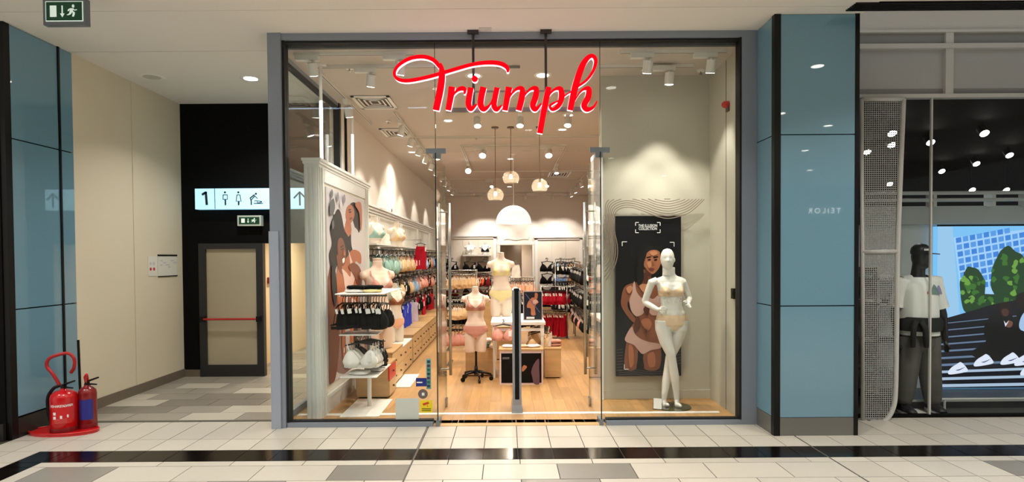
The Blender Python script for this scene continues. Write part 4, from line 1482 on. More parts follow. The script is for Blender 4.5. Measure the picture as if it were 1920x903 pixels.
m_sk2 = M('print_skin_warm', (176, 104, 70), 0.5, noise=(6, 0.15))
m_sk3 = M('print_skin_deep', (120, 66, 46), 0.5, noise=(6, 0.2))
m_fro = M('print_hair_brown', (34, 28, 30), 0.6, noise=(18, 0.3))
m_top = M('print_top_pale', (226, 196, 188), 0.5)
flat(pic, 'figure_skirt', [(630, 560), (655, 540), (672, 560), (676, 640), (672, 690), (640, 700), (625, 680), (628, 600)], M('print_mauve', (150, 118, 116), 0.5, noise=(5, 0.2)), xm)
flat(pic, 'figure_hair', [(655, 386), (664, 379), (671, 390), (674, 420), (673, 436), (667, 430), (661, 412)], m_fro, xm)
flat(pic, 'figure_neck', [(649, 412), (657, 416), (660, 440), (668, 460), (652, 478), (643, 455)], m_sk2, xm)
flat(pic, 'figure_face', [(649, 392), (656, 383), (663, 391), (664, 405), (659, 416), (654, 420), (648, 408)], m_sk2, xm)
flat(pic, 'figure_top', [(646, 438), (652, 444), (659, 440), (660, 470), (652, 500), (642, 480)], m_fro, xm)
flat(pic, 'figure_sleeve', [(658, 436), (664, 426), (672, 436), (676, 462), (672, 474), (660, 466)], m_pbg, xm)
flat(pic, 'figure_arm', [(612, 545), (618, 500), (622, 480), (628, 510), (634, 560), (636, 640), (628, 710), (616, 718), (613, 640)], m_sk3, xm)
flat(pic, 'figure_body', [(634, 492), (648, 484), (660, 468), (675, 474), (676, 494), (666, 490), (668, 520), (672, 560), (660, 580), (640, 590), (630, 540)], m_sk2, xm)
flat(pic, 'figure_hair', [(630, 394), (638, 398), (645, 430), (653, 446), (654, 470), (646, 486), (638, 492), (630, 500), (624, 520), (616, 480), (622, 456), (618, 425)], m_fro, xm)
flat(pic, 'figure_face', [(633, 450), (640, 446), (646, 460), (648, 480), (645, 495), (640, 498), (635, 486), (632, 468)], m_sk3, xm)
flat(pic, 'figure_smile', [(641, 486), (645, 483), (645, 490), (642, 493)], m_printw, xm, 3)
flat(pic, 'figure_hand', [(630, 482), (633, 478), (640, 500), (641, 514), (634, 506)], m_sk3, xm)
flat(pic, 'figure_top', [(652, 468), (656, 480), (663, 500), (668, 512), (662, 530), (658, 556), (648, 552), (643, 520), (640, 504), (648, 510), (656, 518), (655, 490)], m_top, xm)
flat(pic, 'figure_leg', [(646, 590), (660, 575), (668, 600), (660, 660), (646, 690), (640, 640)], m_sk2, xm)
for nm, pts, mt in (('figure_brow', [(652, 393), (656, 391.5), (657, 393), (653, 394.5)], m_fro), ('figure_eye', [(653, 397), (657, 396), (657, 398), (653.5, 398.5)], m_fro),
                    ('figure_lip', [(654, 409), (659, 407), (659, 410), (655, 411.5)], m_lip), ('figure_brow', [(637, 462), (642, 459), (642.5, 460.5), (637.5, 464)], m_hair),
                    ('figure_eye', [(638, 467), (642.5, 465), (642.5, 467), (638.5, 469)], m_hair), ('figure_nose', [(643, 468), (646, 477), (642, 478)], m_sk2),
                    ('figure_arm_raised', [(664, 384), (670, 378), (676, 384), (677, 420), (674, 432), (672, 400)], m_sk2),
                    ('figure_forearm', [(652, 500), (660, 492), (672, 500), (677, 520), (675, 548), (668, 530), (660, 512)], m_sk3),
                    ('figure_fold', [(646, 560), (650, 556), (654, 620), (650, 680), (646, 640)], m_pbg), ('figure_fold', [(662, 600), (667, 596), (670, 660), (664, 690)], m_hair),
                    ('figure_lock', [(620, 500), (626, 505), (630, 545), (626, 575), (620, 540)], m_fro), ('figure_skirt_light', [(655, 560), (666, 566), (668, 598), (658, 590)], m_top)):
    flat(pic, nm, pts, mt, xm, 4)
for k, (u, v) in enumerate(((617, 362), (622, 392), (628, 368), (619, 420), (634, 380), (640, 372))):
    flat(pic, 'figure_leaf', [(u, v), (u + 3, v - 8), (u + 5, v + 2), (u + 2, v + 10)], (m_grey, m_pbg, M('print_slate', (128, 126, 136), 0.5))[k % 3], xm, 3)
flat(pic, 'figure_flower', [(616, 380), (622, 372), (625, 388), (620, 404), (615, 398)], m_grey, xm)
# ------------------------------------------------------------------ hanging goods
FAB = {'black': (10, 10, 11), 'white': (240, 238, 234), 'mint': (150, 184, 174), 'beige': (226, 190, 146), 'blush': (196, 138, 122), 'pink': (214, 152, 138),
       'blue': (44, 62, 190), 'lightblue': (150, 182, 216), 'sky': (110, 148, 208), 'orange': (216, 88, 46), 'red': (176, 18, 40), 'darkred': (96, 16, 26),
       'tan': (196, 140, 98), 'peach': (236, 180, 148), 'sage': (150, 164, 150), 'lilac': (196, 184, 214), 'teal': (120, 156, 156), 'yellow': (232, 220, 164),
       'brown': (150, 96, 66), 'navy': (26, 28, 44)}
_fab = {}


def fab(c):
    if c not in _fab:
        _fab[c] = M('fabric_' + c, FAB[c], 0.85, var=0.08, bump=(60, 0.3), spec=0.15)
    return _fab[c]


m_hang = M('hanger_black', (16, 16, 17), 0.4)
m_tagw = M('price_tag_white', (240, 240, 238), 0.6)


def bra_cup(b, s):
    c = Vector((s * 0.082, 0.0, -0.235))
    rings = []
    for i in range(6):
        q = i / 5 * math.pi / 2
        ring = []
        for k in range(14):
            th = 2 * math.pi * k / 14
            rx, rz = 0.085, 0.07 if math.sin(th) < 0 else 0.105
            x, z = math.cos(th) * rx * math.cos(q), math.sin(th) * rz * math.cos(q)
            if z > 0:
                x *= 1 - 0.45 * (z / 0.105)
                x += s * 0.012 * (z / 0.105)
            ring.append((c.x + x, c.y - 0.062 * math.sin(q), c.z + z - 0.012 * math.sin(q)))
        rings.append(ring)
    b.loft(rings)


def bra_band(b):
    pts = [(-0.165, 0.05), (-0.15, 0.0), (-0.08, -0.014), (0, -0.006), (0.08, -0.014), (0.15, 0.0), (0.165, 0.05)]
    pp = catmull([(x, y, 0) for x, y in pts], 3)
    rings = [[(p.x, p.y, -0.30), (p.x, p.y - 0.004, -0.30), (p.x, p.y - 0.004, -0.272), (p.x, p.y, -0.272)] for p in pp]
    b.loft(rings)
    b.loft([[(x, 0.055 + 0.004 * q, -0.285 + 0.06 * abs(x) / 0.16 * 0.3), (x, 0.052, -0.255)] for x, q in ((-0.165, 0), (-0.08, 1), (0.08, 1), (0.165, 0))], False, False)


def bra_strap(b, s):
    b.tube([(s * 0.10, -0.012, -0.135), (s * 0.118, -0.008, -0.10), (s * 0.12, 0.0, -0.075), (s * 0.118, 0.015, -0.1), (s * 0.12, 0.045, -0.26)], 0.006, 5, flat=0.5)


def hanger(b, w=0.14):
    b.tube([(-w, 0, -0.092), (-w * 0.5, 0, -0.078), (0, 0, -0.066), (w * 0.5, 0, -0.078), (w, 0, -0.092)], [0.006, 0.008, 0.009, 0.008, 0.006], 6)
    b.tube(catmull([(0, 0, -0.066), (0, 0, -0.03), (0.018, 0, -0.012), (0.0, 0, 0.008), (-0.016, 0, -0.006)], 3), 0.0035, 5)


def tagcard(b, x=0.1):
    b.cbox((x, -0.075, -0.19), (0.04, 0.002, 0.078), Matrix.Rotation(0.15, 3, 'Z'))
    for s in (-1, 1):
        b.cbox((s * 0.15, 0.0, -0.15 - 0.015 * s), (0.002, 0.022, 0.045), Matrix.Rotation(0.2 * s, 3, 'X'))


def tpl_bra_parts(c):
    t = bpy.data.objects.new('bra', None)
    col.objects.link(t)
    for nm, fn in (('cup', lambda b: bra_cup(b, -1)), ('cup', lambda b: bra_cup(b, 1)), ('band', bra_band), ('strap', lambda b: bra_strap(b, -1)), ('strap', lambda b: bra_strap(b, 1))):
        b = MB()
        fn(b)
        b.build(nm, fab(c), t, nm == 'cup')
    b = MB()
    hanger(b)
    b.build('hanger', m_hang, t)
    b = MB()
    tagcard(b)
    b.build('price_tag', m_tagw, t)
    return t


def tpl_bra(c):
    b = MB()
    for s in (-1, 1):
        bra_cup(b, s)
        bra_strap(b, s)
    bra_band(b)
    b.slot = 1
    hanger(b)
    b.slot = 2
    tagcard(b)
    return b.build('bra', [fab(c), m_hang, m_tagw])


def tpl_cami(c, L=0.46, W=0.16):
    b = MB()
    rings = []
    for i in range(9):
        z = -0.13 - (L - 0.0) * i / 8
        w = W * (0.72 + 0.28 * min(1, i / 3)) * (1 + 0.03 * math.sin(i * 1.7))
        ring = []
        for k in range(20):
            th = 2 * math.pi * k / 20
            ring.append((w * math.cos(th), (0.026 + 0.008 * math.sin(3 * th + i * 0.6)) * math.sin(th) + 0.008 * math.sin(4 * th + i * 0.4), z))
        rings.append(ring)
    b.loft(rings)
    for s in (-1, 1):
        b.tube([(s * W * 0.55, 0, -0.14), (s * W * 0.62, 0, -0.078)], 0.006, 5)
    b.slot = 1
    hanger(b)
    b.slot = 2
    tagcard(b, 0.06)
    return b.build('camisole', [fab(c), m_hang, m_tagw])


def tpl_fold(c):
    b = MB()
    rings = []
    for i in range(7):
        q = -1 + 2 * i / 6
        ring = []
        for k in range(16):
            th = 2 * math.pi * k / 16
            cx, cz = math.cos(th), math.sin(th)
            s = (1 - 0.25 * abs(q) ** 3)
            ring.append((0.11 * math.copysign(abs(cx) ** 0.5, cx) * s, 0.085 * q, 0.02 + (0.02 * math.copysign(abs(cz) ** 0.6, cz) + 0.004 * math.sin(5 * th + i)) * (1 - 0.4 * abs(q) ** 4)))
        rings.append(ring)
    b.loft(rings)
    return b.build('folded_garment', fab(c), None, True)


TPL = {}
MAKE = {'brap': tpl_bra_parts, 'bra': tpl_bra, 'cami': tpl_cami, 'fold': tpl_fold}
CATS = {'brap': 'bra', 'bra': 'bra', 'cami': 'camisole', 'fold': 'folded garment'}


def hang(kind, c, loc, rotz, label, group, sc=1.0, tilt=0.0):
    if (kind, c) not in TPL:
        TPL[(kind, c)] = MAKE[kind](c)
    o = copy_tree(TPL[(kind, c)])
    o.location = loc
    o.rotation_euler = (tilt, 0, rotz)
    o.scale = (sc, sc, sc)
    tag(o, label, CATS[kind], group)
    return o


rg = random.Random(21)
ORD = ('first', 'second', 'third', 'fourth', 'fifth', 'sixth', 'seventh', 'eighth', 'ninth', 'tenth', 'eleventh', 'twelfth', 'thirteenth', 'fourteenth', 'fifteenth', 'sixteenth')


def row(kind, c, p0, p1, n, rotz, label, group, sc=1.0, jit=0.12):
    p0, p1 = Vector(p0), Vector(p1)
    for i in range(n):
        t = i / max(1, n - 1)
        p = p0.lerp(p1, t)
        cc = c[i % len(c)] if isinstance(c, (list, tuple)) else c
        lab = label.replace('COLOUR', cc) + ', %s from %s' % (ORD[i], 'left' if abs(p1.x - p0.x) > 0.25 * abs(p1.y - p0.y) else 'front')
        if len(lab.split()) > 16:
            print('LONG', lab)
        hang(kind, cc, p, rotz + rg.uniform(-jit, jit), lab, group, sc * rg.uniform(0.96, 1.04))


def rail(p0, p1, r=0.008):
    return MB().cyl(p0, p1, r, 8)


# ------------------------------------------------------------------ white rack with plates in the left window
m_plate = M('white_plate', (238, 236, 232), 0.35)
rx, ry = -1.58, 6.68
rk = thing('display_rack', 'white metal rack with plate shelves before the framed poster', 'display rack', (rx, ry, 0))


def plate(x0, x1, y0, y1, z, nm, parent, h=0.012):
    o = bx(x0, x1, y0, y1, z - h, z).build(nm, m_plate, parent)
    bevel(o, 0.004, 1)
    return o


plate(-1.8, -1.38, 6.24, 7.0, 0.014, 'base_plate', rk, 0.014)
MB().cyl((rx, ry, 0.014), (rx, ry, 1.33), 0.024, 14).build('pole', m_plate, rk, True)
plate(-1.8, -1.4, 6.25, 7.02, 0.43, 'shelf', rk)
plate(-1.8, -1.4, 6.25, 6.6, 0.885, 'shelf', rk)
plate(-1.83, -1.31, 6.22, 7.3, 1.325, 'shelf', rk)
rail((-1.83, 6.4, 1.29), (-1.31, 6.4, 1.29)).build('rail', m_chrome, rk)
rail((-1.6, 6.25, 0.85), (-1.6, 6.7, 0.85)).build('rail', m_chrome, rk)
for x in (-1.82, -1.32):
    rail((x, 6.4, 1.29), (x, 6.4, 1.315), 0.006).build('rail_bracket', m_chrome, rk)
row('brap', 'black', (-1.80, 6.42, 1.29), (-1.34, 6.42, 1.29), 16, math.pi / 2, 'black bra in the dense row under the white top shelf', 'black bras on the window rack', 1.14, 0.16)
WL = ['white bra hanging foremost on the window rack, facing the glass', 'white bra second in the stack on the window rack', 'white bra third in the stack on the window rack',
      'black bra behind the white ones on the window rack, front', 'black bra behind the white ones on the window rack, rear']
for i in range(5):
    hang('brap', 'white' if i < 3 else 'black', (-1.59 + 0.012 * i, 6.33 + 0.07 * i, 0.865), 0.05 * i, WL[i], 'white and black bras on the window rack', 1.16)
for i, (x, y, c, lab) in enumerate(((-1.66, 6.42, 'white', 'white folded briefs on the top plate, left'), (-1.48, 6.44, 'yellow', 'cream folded briefs on the top plate, right'),
                                    (-1.64, 6.43, 'black', 'black folded briefs lying on the white ones on the top plate'), (-1.47, 6.45, 'black', 'black folded briefs lying on the cream ones on the top plate'))):
    hang('fold', c, (x, y, 1.326 + (0.038 if i > 1 else 0)), rg.uniform(-0.2, 0.2), lab, 'folded briefs on the window rack')
for i, (x, y, z, c, lab) in enumerate(((-1.62, 6.42, 0.431, 'white', 'white folded briefs on the lower plate'), (-1.5, 6.62, 0.431, 'white', 'white folded briefs on the lower plate, farther back'),
                                       (-1.48, 6.68, 0.47, 'black', 'black folded briefs on the lower plate'))):
    hang('fold', c, (x, y, z), rg.uniform(-0.3, 0.3), lab, 'folded briefs on the window rack')

# ------------------------------------------------------------------ wooden drawer cabinets along the left
m_wood = M('light_oak', (205, 170, 122), 0.45, wood=(3, 3, 18))
m_wood2 = M('oak_edge', (190, 152, 104), 0.45, wood=(3, 3, 18))
m_knob = M('knob_bronze', (92, 70, 46), 0.4, metal=0.5)
m_reddr = M('drawer_red', (204, 44, 34), 0.4)


def cabinet(x0, x1, y0, y1, h, label, nd=2, red=False, top=None, face='x'):
    t = thing('drawer_cabinet', label, 'cabinet', ((x0 + x1) / 2, (y0 + y1) / 2, 0))
    bx(x0, x1 - 0.02, y0, y1, 0.02, h - 0.02).build('body', m_wood, t)
    bx(x0, x1 + 0.004, y0 - 0.004, y1 + 0.002, h - 0.02, h).build('top', top or m_wood2, t)
    bx(x0 + 0.02, x1 - 0.04, y0 + 0.02, y1 - 0.02, 0, 0.02).build('plinth', m_black, t)
    for r_ in range(2):
        for k in range(nd):
            ya_, yb_ = y0 + (y1 - y0) * k / nd + 0.006, y0 + (y1 - y0) * (k + 1) / nd - 0.006
            za, zb_ = 0.025 + (h - 0.05) * r_ / 2 + 0.004, 0.025 + (h - 0.05) * (r_ + 1) / 2 - 0.004
            d = bx(x1 - 0.02, x1, ya_, yb_, za, zb_).build('drawer', m_reddr if red and r_ == 1 else m_wood, t)
            MB().cyl((x1, (ya_ + yb_) / 2, (za + zb_) / 2), (x1 + 0.022, (ya_ + yb_) / 2, (za + zb_) / 2), 0.013, 10).build('knob', m_knob, d)
    return t


cabinet(-1.83, -1.43, 7.08, 7.5, 0.42, 'light oak cabinet with a red upper drawer behind the window rack', 1, True)
cabinet(-1.98, -1.50, 7.62, 8.4, 0.47, 'light oak drawer cabinet carrying the form in the blush bra', 2)
cabinet(-2.0, -1.52, 8.46, 9.35, 0.42, 'light oak drawer cabinet with a white top under the brown bra form', 2, False, m_white)
for k in range(5):
    y = 9.45 + k * 1.0
    cabinet(-2.24, -1.52, y, y + 0.95, 0.46, 'light oak drawer cabinet in the long row on the left, %s from the window' % ('first', 'second', 'third', 'fourth', 'fifth')[k], 3)
plate(-1.5, -1.28, 7.66, 8.5, 0.013, 'base_plate', tag(thing('floor_plate', 'white metal floor plate beside the oak cabinets', 'base plate', (-1.4, 8.0, 0))), 0.013)
display_form('torso_form', 'pale torso form in a blush bra and beige briefs on the oak cabinet at left', (-1.75, 7.95, 0.47), 0.75, 1.27, m_formpink, fab('pink'), fab('beige'))
display_form('torso_form', 'pale torso form in a brown bra on the white topped cabinet at left', (-1.72, 8.95, 0.42), 0.75, 0.92, m_formw, fab('brown'), fab('peach'))

# ------------------------------------------------------------------ wall panels, shelves and arms on the left wall
PANEL = {}
secs = [(8.62, 10.35), (10.4, 12.6), (12.65, 14.9), (14.95, 17.2), (17.25, 19.6)]
ordn = ('first', 'second', 'third', 'fourth', 'fifth')
for i, (y0, y1) in enumerate(secs):
    t = thing('shelving_unit', 'white framed wall display panel on the left wall, %s from the window' % ordn[i], 'display panel', (XL, (y0 + y1) / 2, 0))
    X0 = XL + 0.002
    PANEL[i] = t
    bx(X0, X0 + 0.03, y0 + 0.05, y1 - 0.05, 0.0, 2.42).build('panel', m_offwhite, t)
    for y in (y0, y1 - 0.09):
        bx(X0, X0 + 0.07, y, y + 0.09, 0, 2.45).build('stile', m_white, t)
    for q in range(4):
        bx(X0, X0 + 0.06 + 0.02 * q, y0 - 0.005 * q, y1 + 0.005 * q, 2.42 + 0.045 * q, 2.455 + 0.045 * q).build('cornice', m_white, t)
    bx(X0 + 0.03, X0 + 0.4, y0 + 0.1, y1 - 0.1, 1.9, 1.925).build('shelf', m_white, t)
goods = {0: ([('mint', 9.0), ('mint', 9.35), ('sage', 9.75), ('beige', 10.1)], [('sage', 8.95), ('mint', 9.4), ('beige', 9.85)], [('black', 8.95), ('black', 9.4), ('lilac', 9.9)]),
         1: ([('beige', 10.6), ('beige', 11.0), ('red', 11.45), ('lightblue', 11.95)], [('black', 10.6), ('beige', 11.05), ('lightblue', 11.5), ('pink', 12.0)], [('blue', 10.55), ('blue', 10.95), ('lilac', 11.4), ('black', 11.95)]),
         2: ([('lightblue', 12.9), ('black', 13.4), ('tan', 13.9), ('sky', 14.4)], [('pink', 12.9), ('darkred', 13.4), ('pink', 13.9), ('black', 14.4)], [('red', 12.9), ('black', 13.5), ('red', 14.1)]),
         3: ([('black', 15.3), ('beige', 15.9), ('black', 16.5)], [('pink', 15.3), ('black', 16.0), ('tan', 16.6)], [('black', 15.4), ('darkred', 16.2)]),
         4: ([('black', 17.8), ('white', 18.6)], [('black', 17.9), ('black', 18.7)], [])}
for i in goods:
    for tier, z in enumerate((1.84, 1.42, 1.0)):
        for ai, (c, y) in enumerate(goods[i][tier]):
            arm = rail((XL + 0.035, y, z), (XL + 0.52, y, z), 0.006).build('display_arm', m_chrome, PANEL[i])
            bx(XL + 0.032, XL + 0.04, y - 0.02, y + 0.02, z - 0.03, z + 0.02).build('wall_bracket', m_chrome, arm)
            kind = 'cami' if tier == 2 and c in ('blue', 'lilac', 'red', 'darkred') else ('brap' if i == 0 else 'bra')
            nn = 5 if i < 2 else (3 if i == 2 else 2)
            row(kind, c, (XL + 0.2, y, z), (XL + 0.5, y, z), nn, math.pi / 2 - 0.15,
                '%s %s on %s arm, %s tier, %s left wall unit' % (c, 'camisole' if kind == 'cami' else 'bra', ordn[ai], ('top', 'middle', 'bottom')[tier], ordn[i]), 'goods on the left wall arms', 1.28, 0.25)
display_form('bust_form', 'pale bust form in a mint bra on the left wall shelf', (-2.08, 9.25, 1.925), 1.0, 1.0, m_formw, fab('mint'), None, False)
display_form('bust_form', 'bare beige bust form on the left wall shelf behind the mint one', (-2.08, 11.1, 1.925), 1.0, 1.05, m_formw, fab('beige'), None, False)
hang('cami', 'red', (-1.72, 11.75, 2.06), 0.9, 'red top hanging high on the left wall beside the beige bust', 'red top', 1.0)
arm = rail((XL + 0.035, 11.75, 2.06), (-1.7, 11.75, 2.06), 0.006).build('display_arm', m_chrome, PANEL[1])
bx(XL + 0.032, XL + 0.04, 11.73, 11.77, 2.03, 2.08).build('wall_bracket', m_chrome, arm)

# ------------------------------------------------------------------ centre of the shop
# form on a black wheeled stand
c = atz(893, 712, 0)
fx, fy = c.x, 8.1
sd = thing('wheeled_stand', 'black five legged stand on castors under the blush torso form', 'stand', (fx, fy, 0))
MB().cyl((fx, fy, 0.1), (fx, fy, 0.62), 0.016, 12).build('pole', m_blacktrim, sd, True)
MB().lathe([(0.03, 0.08), (0.04, 0.1), (0.025, 0.15), (0.02, 0.2)], (fx, fy, 0), 14).build('hub', m_blacktrim, sd, True)
for k in range(5):
    a = 2 * math.pi * k / 5 + 1.2
    e = Vector((fx + 0.21 * math.cos(a), fy + 0.21 * math.sin(a), 0.085))
    lg = MB().tube([(fx, fy, 0.12), ((fx + e.x) / 2, (fy + e.y) / 2, 0.11), e], [0.018, 0.016, 0.014], 8).build('leg', m_blacktrim, sd, True)
    MB().cyl((e.x - 0.012 * math.sin(a), e.y + 0.012 * math.cos(a), 0.03), (e.x + 0.012 * math.sin(a), e.y - 0.012 * math.cos(a), 0.03), 0.03, 12).build('castor', m_blacktrim, lg)
    MB().cyl((e.x, e.y, 0.05), e, 0.01, 8).build('castor_stem', m_blacktrim, lg)
display_form('torso_form', 'blush torso form in a rose bra and briefs on the black wheeled stand', (fx, fy - 0.05, 0.40), 0.08, 0.93, m_formpink, fab('blush'), fab('blush'))
# oak cube behind it with folded goods


def cube(x0, x1, y0, y1, h, label):
    t = thing('display_cube', label, 'display cube', ((x0 + x1) / 2, (y0 + y1) / 2, 0))
    bx(x0, x1, y0, y1, 0.015, h - 0.02).build('body', m_wood, t)
    bx(x0 - 0.003, x1 + 0.003, y0 - 0.003, y1 + 0.003, h - 0.02, h).build('top', m_wood2, t)
    bx(x0 + 0.02, x1 - 0.02, y0 + 0.015, y1 - 0.015, 0, 0.015).build('plinth', m_black, t)
    return t


cube(-0.60, -0.2, 8.38, 8.9, 0.40, 'oak display cube behind the wheeled stand')
for i in range(3):
    hang('fold', ('teal', 'mint', 'white')[i], (-0.40 + 0.02 * i, 8.5, 0.401 + 0.038 * i), 0.1 * i, '%s folded garment on the oak cube behind the stand' % ('teal', 'mint', 'white')[i], 'folded goods on the oak cube', 1.3)
# white tables
m_tabw = M('table_white', (240, 236, 230), 0.4)


def table(x0, x1, y0, y1, h, label, leg=0.05, apron=True):
    t = thing('display_table', label, 'table', ((x0 + x1) / 2, (y0 + y1) / 2, 0))
    bevel(bx(x0, x1, y0, y1, h - 0.045, h).build('table_top', m_tabw, t), 0.005)
    for x in (x0 + 0.02, x1 - 0.02 - leg):
        for y in (y0 + 0.02, y1 - 0.02 - leg):
            lg = MB().box(x, x + leg, y, y + leg, h - 0.2, h - 0.045)
            lg.loft([[(x + 0.006, y + 0.006, h - 0.2), (x + leg - 0.006, y + 0.006, h - 0.2), (x + leg - 0.006, y + leg - 0.006, h - 0.2), (x + 0.006, y + leg - 0.006, h - 0.2)],
                     [(x + 0.012, y + 0.012, 0), (x + leg - 0.012, y + 0.012, 0), (x + leg - 0.012, y + leg - 0.012, 0), (x + 0.012, y + leg - 0.012, 0)]])
            lg.build('leg', m_tabw, t)
    for y in (y0 + 0.03, y1 - 0.045):
        bx(x0 + 0.02 + leg, x1 - 0.02 - leg, y, y + 0.015, h - 0.13, h - 0.09).build('apron', m_tabw, t)
    return t


table(-0.23, 0.54, 8.22, 9.5, 0.79, 'white display table carrying the pale yellow torso form')
display_form('torso_form', 'pale torso form in a cream bra and yellow briefs on the white table', (-0.09, 9.05, 0.79), 0.1, 1.02, m_formw, fab('yellow'), fab('yellow'))
# poster box on the floor in front
bx0, bx1, by = at(937, 690, 7.8).x, at(1018, 690, 7.8).x, 7.8
pb_ = thing('poster_box', 'low pinkish white box with a dark poster on its front below the white table', 'display box', ((bx0 + bx1) / 2, by, 0))
m_pkw = M('pinkish_white', (232, 208, 206), 0.5)
bx(bx0, bx1, by, by + 0.38, 0, 0.455).build('box', m_pkw, pb_)
bx(bx0 - 0.01, bx1 + 0.01, by - 0.01, by + 0.39, 0.455, 0.475).build('top', m_wood2, pb_)
bx(bx0 + 0.02, bx1 - 0.02, by - 0.004, by, 0.025, 0.42).build('print', M('print_black', (7, 6, 8), 0.6, spec=0.2), pb_)
layer[0] = 0
bm_ = lambda u, v, t: (at(u, v, by).x, by - 0.0045 + t, at(u, v, by).z)
flat(pb_, 'print_curve', [(1010, 672), (1001, 682), (996, 696), (998, 706), (1001, 718), (1011, 719), (1011, 690)], M('print_plum', (104, 74, 88), 0.4), bm_)
flat(pb_, 'print_face', [(979, 688), (983, 684), (988, 687), (984, 693), (979, 696)], m_skinl, bm_)
bx(at(942, 670, by).x, at(955, 670, by).x, by - 0.0055, by - 0.0045, at(942, 673, by).z, at(942, 669, by).z).build('print_caption', m_grey, pb_)
for i in range(3):
    hang('fold', ('white', 'peach', 'white')[i], (bx0 + 0.12 + 0.17 * i, by + 0.18, 0.476), 0.2 * i, '%s folded item on the poster box, %s' % (('white', 'peach', 'white')[i], ('left', 'middle', 'right')[i]), 'folded goods on the poster box', 0.8)
# pink bra hanging from the table edge, with its second behind
hang('brap', 'pink', (at(943, 600, 8.12).x, 8.12, 0.83), 0.0, 'pink bra on a black hanger hanging in front of the white table', 'pink bras at the white table', 0.95)
hang('brap', 'pink', (at(945, 600, 8.19).x, 8.19, 0.83), 0.1, 'second pink bra hanging right behind at the white table edge', 'pink bras at the white table', 0.95)
hk = thing('table_hook', 'chrome hook bar at the front edge of the white table', 'hook', (0, 8.2, 0.79))
hxx = at(944, 600, 8.15).x
rail((hxx, 8.06, 0.828), (hxx, 8.26, 0.828), 0.005).build('bar', m_chrome, hk)
rail((hxx, 8.26, 0.79), (hxx, 8.26, 0.828), 0.005).build('upright', m_chrome, hk)
# framed print on the table
Yf = 8.45
a, b2 = at(981, 597, Yf), at(1017, 545, Yf)
pf = thing('framed_print', 'framed dark print of a seated woman on the white table', 'picture frame', ((a.x + b2.x) / 2, Yf, 0.79))
za = 0.79
bx(a.x, b2.x, Yf, Yf + 0.02, za, b2.z).build('frame', M('frame_silver', (186, 176, 180), 0.4), pf)
bx(a.x + 0.012, b2.x - 0.012, Yf - 0.002, Yf, za + 0.012, b2.z - 0.012).build('print', M('print_midnight', (22, 24, 40), 0.35), pf)
layer[0] = 0
fm = lambda u, v, t: (at(u, v, Yf).x, Yf - 0.003 + t, at(u, v, Yf).z)
flat(pf, 'figure_body', [(1003, 549), (1008, 550), (1008, 557), (1006, 562), (1010, 566), (1004, 572), (1003, 580), (1004, 590), (996, 590), (995, 578), (988, 576), (990, 566), (997, 558), (1002, 557)], m_skinl, fm, 4)
flat(pf, 'figure_bra', [(1000, 562), (1007, 562), (1008, 567), (1000, 569)], m_pink, fm, 3)
b = MB().ribbon([(985, 550), (1012, 585)], [1.2, 1.2], fm, -0.003, -0.0025, 1)
b.build('print_streak', M('print_blue', (90, 104, 150), 0.5), pf)
bx(at(987, 590, Yf).x, at(1002, 590, Yf).x, Yf - 0.006, Yf - 0.0035, za + 0.02, za + 0.05).build('print_caption', m_printw, pf)
# beige bras hanging at the right of the table
row('brap', 'beige', (at(1008, 610, 8.7).x, 8.35, 0.71), (at(1012, 610, 9.3).x, 9.1, 0.71), 6, 0.35, 'beige bra hanging under the right end of the white table', 'beige bras at the white table', 1.2)
rl = thing('table_rail', 'chrome rail under the right end of the white table', 'rail', (0.46, 8.9, 0.7))
rail((at(1008, 610, 8.7).x, 8.3, 0.715), (at(1012, 610, 9.3).x, 9.25, 0.715)).build('bar', m_chrome, rl)
rail((at(1008, 610, 8.7).x, 8.5, 0.705), (at(1008, 610, 8.7).x, 8.5, 0.745)).build('upright', m_chrome, rl)
cube(at(1021, 690, 8.2).x, at(1052, 690, 8.2).x, 8.2, 8.75, 0.42, 'oak display cube right of the white table')
for i in range(2):
    hang('fold', 'blush', (at(1037, 655, 8.45).x, 8.45, 0.421 + 0.045 * i), 0.2 * i, 'blush folded garment on the right oak cube, %s one' % ('lower', 'upper')[i], 'folded goods on the right cube', 1.1)
# wooden crate pieces between the tables
cube(-0.2, 0.15, 9.7, 10.2, 0.55, 'oak display cube behind the white table')
cube(at(905, 600, 11.0).x, at(930, 600, 11.0).x, 10.9, 11.3, 0.9, 'tall oak display cube left of the cream torso form')


def rack(x0, x1, y, zs, label, legs=True, axis='x'):
    t = thing('garment_rack', label, 'garment rack', ((x0 + x1) / 2, y, 0))
    top = max(zs)
    for x in (x0, x1):
        MB().cyl((x, y, 0.02), (x, y, top + 0.02), 0.014, 10).build('upright', m_chrome, t, True)
        bx(x - 0.03, x + 0.03, y - 0.25, y + 0.25, 0, 0.02).build('foot', m_chrome, t)
    for z in zs:
        rail((x0, y, z), (x1, y, z), 0.011).build('rail', m_chrome, t)
    return t


def rack_row(kind, c, x0, x1, y, z, n, rz, label, group, sc=1.0):
    row(kind, c, (x0 + 0.04, y, z + 0.004), (x1 - 0.04, y, z + 0.004), n, rz, label, group, sc)


